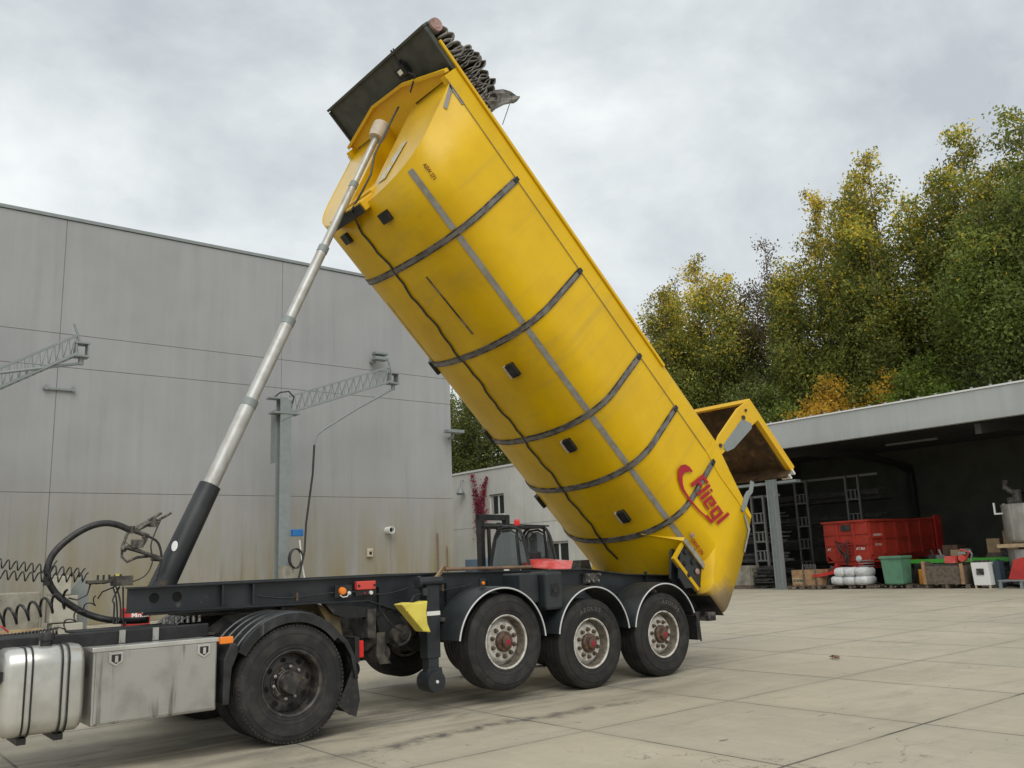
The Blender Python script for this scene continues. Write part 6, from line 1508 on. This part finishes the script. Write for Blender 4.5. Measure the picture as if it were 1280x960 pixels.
# crate of small parts on top of the sacks
kb = root('parts_basket', (31.5, 17.9, .83), 'small wire basket resting on the white sacks', 'basket')
m = MB(); 
for a, b_ in (((31.3, 17.6), (31.3, 18.0)), ((31.7, 17.6), (31.7, 18.0)), ((31.3, 17.6), (31.7, 17.6)), ((31.3, 18.0), (31.7, 18.0))):
    for z in (.83, .93, 1.03): m.bar((*a, z), (*b_, z), .03)
m.box(31.3, 31.7, 17.6, 18.0, .82, .84); m.build('basket', 'rack', kb)
# fallen leaf on the yard
lf = MB()
for k in range(4):
    a = k*1.4; c0 = Vector((11.6+.07*math.cos(a*2), 7.2+.09*math.sin(a*3), .02)); 
    lf.add([c0+Vector((math.cos(a)*.06, math.sin(a)*.06, .01)), c0+Vector((-math.sin(a)*.035, math.cos(a)*.035, .035)), c0-Vector((math.cos(a)*.06, math.sin(a)*.06, -.0)), c0+Vector((math.sin(a)*.035, -math.cos(a)*.035, .0))], [(0, 1, 2, 3)])
tag(lf.build('fallen_leaf', 'pipebrown', solid=.002), 'curled brown dead leaf lying on the concrete yard', 'leaf')
gr = MB()
for i in range(380):
    x = rng.uniform(2, 16); y = rng.uniform(2.8, 11); s_ = rng.uniform(.002, .0055)
    gr.add([(x, y, s_*1.2), (x+s_, y, .0005), (x, y+s_, .0005), (x-s_, y-s_*.5, .0005)], [(0, 1, 2), (0, 2, 3), (0, 3, 1)])
tag(gr.build('grit', 'wooddark'), 'loose grit and crumbs scattered over the yard concrete', 'grit', kind='stuff')

# ======================= TREES =======================
def tree(x, y, z0, H, Wd, crown_lo, n, cols, label, cat='tree', name='poplar_tree', lead=7, spread=.34, size=.098, seed=0, yel=0., gaps=1.0, droop=0, group='trees on the bank behind the shed'):
    r = np.random.default_rng(seed); rd = random.Random(seed)
    t = root(name, (x, y, z0), label, cat, group)
    m = MB(); tips = []
    fork = H*rd.uniform(.12, .2)
    tw_ = H*.012+.08
    m.tube([(x, y, z0-.3), (x+.1, y, z0+fork)], [tw_*1.3, tw_], 8)
    cl = []   # cluster centres
    for k in range(lead):
        a = 2*pi*k/lead+rd.uniform(-.5, .5); d = Wd*.5*rd.uniform(.35, .8) if k else 0
        hh = H*(1-.30*(d/(Wd*.5+1e-6))**1.5)*rd.uniform(.86, 1.0) if k else H
        P = []; nseg = 10
        for i in range(nseg+1):
            s = i/nseg; P.append((x+math.cos(a)*d*min(1, s*1.6)**.8+.15*math.sin(s*7+k), y+math.sin(a)*d*min(1, s*1.6)**.8+.15*math.cos(s*6+k), z0+fork+(hh-fork)*s))
        m.tube(P, [max(.02, tw_*.65*(1-s/nseg)**.9) for s in range(nseg+1)], 6)
        nb = int(30*gaps+4)
        for b in range(nb):
            s = max(.05, (crown_lo-fork)/(hh-fork)); s = s+(1.0-s)*(b+rd.random())/nb; i = min(nseg-1, int(s*nseg)); f_ = s*nseg-i
            c = Vector(P[i]).lerp(Vector(P[i+1]), f_)
            ln = Wd*spread*(1.03-s)**.55*rd.uniform(.45, 1.15)+.38; a2 = rd.uniform(0, 2*pi)
            e_ = c+Vector((math.cos(a2)*ln*.75, math.sin(a2)*ln*.75, ln*rd.uniform(.35, .95)-droop*ln))
            m.tube([c, c.lerp(e_, .5)+Vector((0, 0, ln*.05)), e_], [.055, .035, .012], 4, cap=False)
            for q in (.3, .55, .75, .95, 1.1): cl.append((c.lerp(e_, q), .13+.20*ln*(1.2-q*.4)))
    m.build('trunk', 'bark', t, smooth=True)
    n = int(n*3.6)
    C = np.array([list(c) for c, _ in cl]); S = np.array([s for _, s in cl])
    wgt = r.random(len(C))*.6+.4; wgt *= S**1.6; wgt /= wgt.sum()
    idx = r.choice(len(C), n, p=wgt)
    p = C[idx]+r.normal(size=(n, 3))*S[idx][:, None]*np.array([1, 1, .9])
    tone = r.random(len(C)); hfr = (p[:, 2]-z0)/H
    g1, g2, yy_ = [np.array(c_) for c_ in cols]
    tn = tone[idx]
    c = g1+(g2-g1)*tn[:, None]
    yprob = np.clip(yel*(hfr-.52)*2.1+(tn-.62)*.9*yel, 0, .88); isy = r.random(n) < yprob
    c[isy] = yy_*(.7+.6*r.random(isy.sum()))[:, None]
    c *= (.8+.4*r.random(n))[:, None]; c *= (.62+.76*r.random(len(C)//5+1))[idx//5][:, None]
    leaves('crown', p, size, c, t, off=(x, y, z0), seed=seed)
    return t
G = ((.15, .185, .04), (.31, .335, .065), (.64, .49, .06))
GD = ((.12, .15, .04), (.23, .26, .06), (.46, .37, .06))
BR = ((.14, .105, .07), (.20, .15, .09), (.34, .23, .09))
tree(50, 39.0, 3, 20.0, 9.6, 4, 26000, G, 'broad tree with a yellow autumn top, just right of the raised tipper', seed=1, yel=1.0, spread=.30, lead=8)
tree(53, 34.9, 3, 20.6, 7.5, 4, 7500, BR, 'thin half-bare brownish tree between the yellow-topped tree and the tall poplars', seed=2, gaps=1.0, name='bare_tree')
tree(50, 28.9, 3, 21.5, 7.2, 4, 22000, G, 'narrow yellow-tipped poplar, left one of the tall middle pair', seed=3, yel=.85)
tree(50, 24.9, 3, 22.9, 8.0, 4, 26000, G, 'tall poplar with yellow tips, right one of the tall middle pair', seed=4, yel=.8, lead=7)
tree(51, 19.7, 3, 22.3, 8.6, 4, 27000, G, 'tall green poplar right of the middle gap in the trees', seed=5, yel=.45, lead=7)
tree(48, 15.4, 3, 20.4, 9.4, 4, 30000, ((.14, .185, .042), (.28, .325, .065), (.55, .44, .06)), 'tallest dark green poplar at the right edge of the photo', seed=6, yel=.25, lead=7)
tree(57, 46.8, 3, 21.5, 9, 4, 8500, BR, 'nearly bare tree peeping over the tipper at the left of the tree line', seed=7, name='bare_tree')
tree(56, 22.5, 3, 20.0, 7, 3, 14000, GD, 'dark tree filling the gap between the middle and right poplars', seed=8, yel=.1)
tree(57, 31.5, 3, 15.0, 8, 2, 14000, GD, 'low dark tree behind the half-bare tree', seed=9)
tree(58, 38.5, 3, 15.0, 8, 2, 14000, GD, 'low dark tree behind the yellow-topped tree', seed=10)
tree(57, 16.5, 3, 18.0, 9, 2, 15000, GD, 'dark green tree behind the right-hand poplars', seed=12)
tree(55, 26.5, 3, 15.0, 9, 2, 16000, GD, 'low dark tree behind the tall middle pair', seed=13)
tree(60, 12.0, 3, 19.0, 8, 2, 14000, GD, 'dark tree far behind at the right edge', seed=14)
tree(47.5, 16.6, 1, 11.6, 9.0, 3, 22000, ((.15, .18, .06), (.26, .29, .09), (.4, .33, .08)), 'rounded pale green bush above the shed roof at the right', 'bush', 'bush', lead=9, spread=.4, seed=15)
tree(46.8, 21.9, 1, 10.1, 6.0, 3, 14000, ((.15, .22, .03), (.25, .32, .05), (.3, .2, .03)), 'bright green bush just above the shed roof', 'bush', 'bush', lead=8, spread=.4, seed=16)
tree(47, 27.2, 1, 10.0, 5.6, 5, 8000, ((.50, .30, .035), (.66, .44, .05), (.72, .52, .06)), 'orange autumn bush showing over the shed roof', 'bush', 'bush', lead=9, spread=.4, seed=17)
tree(47, 23.9, 1, 9.9, 2.6, 5, 3000, ((.50, .32, .035), (.66, .46, .05), (.72, .52, .06)), 'small orange bush beside the bright green bush', 'bush', 'bush', lead=6, spread=.4, seed=18)
tree(49, 33.5, 2, 11.0, 8, 2, 15000, GD, 'dark undergrowth bush behind the tailgate', 'bush', 'bush', lead=9, spread=.4, seed=19)
tree(54, 43.0, 3, 15.5, 8, 2, 15000, GD, 'low green tree between the tipper and the yellow-topped tree', seed=31, yel=.4)
tree(47, 31.0, 1, 10.5, 4, 2, 7000, ((.13, .18, .03), (.22, .27, .05), (.4, .35, .05)), 'mid-green bush left of the orange bush', 'bush', 'bush', lead=7, spread=.4, seed=23)
for k, (x, y, h, sd_) in enumerate(((50, 58, 17, 20), (47, 64, 17, 21), (54, 51, 16, 22), (44, 69, 18, 24))):
    tree(x, y, 2, h, 9, 1, 17000, GD, ['dark tree above the pale office roof, nearest the tipper', 'dark tree above the pale office roof, beside the hall corner', 'dark tree hidden mostly behind the tipper', 'dark tree farthest left behind the hall corner'][k], seed=sd_, lead=8, spread=.35, yel=.15)
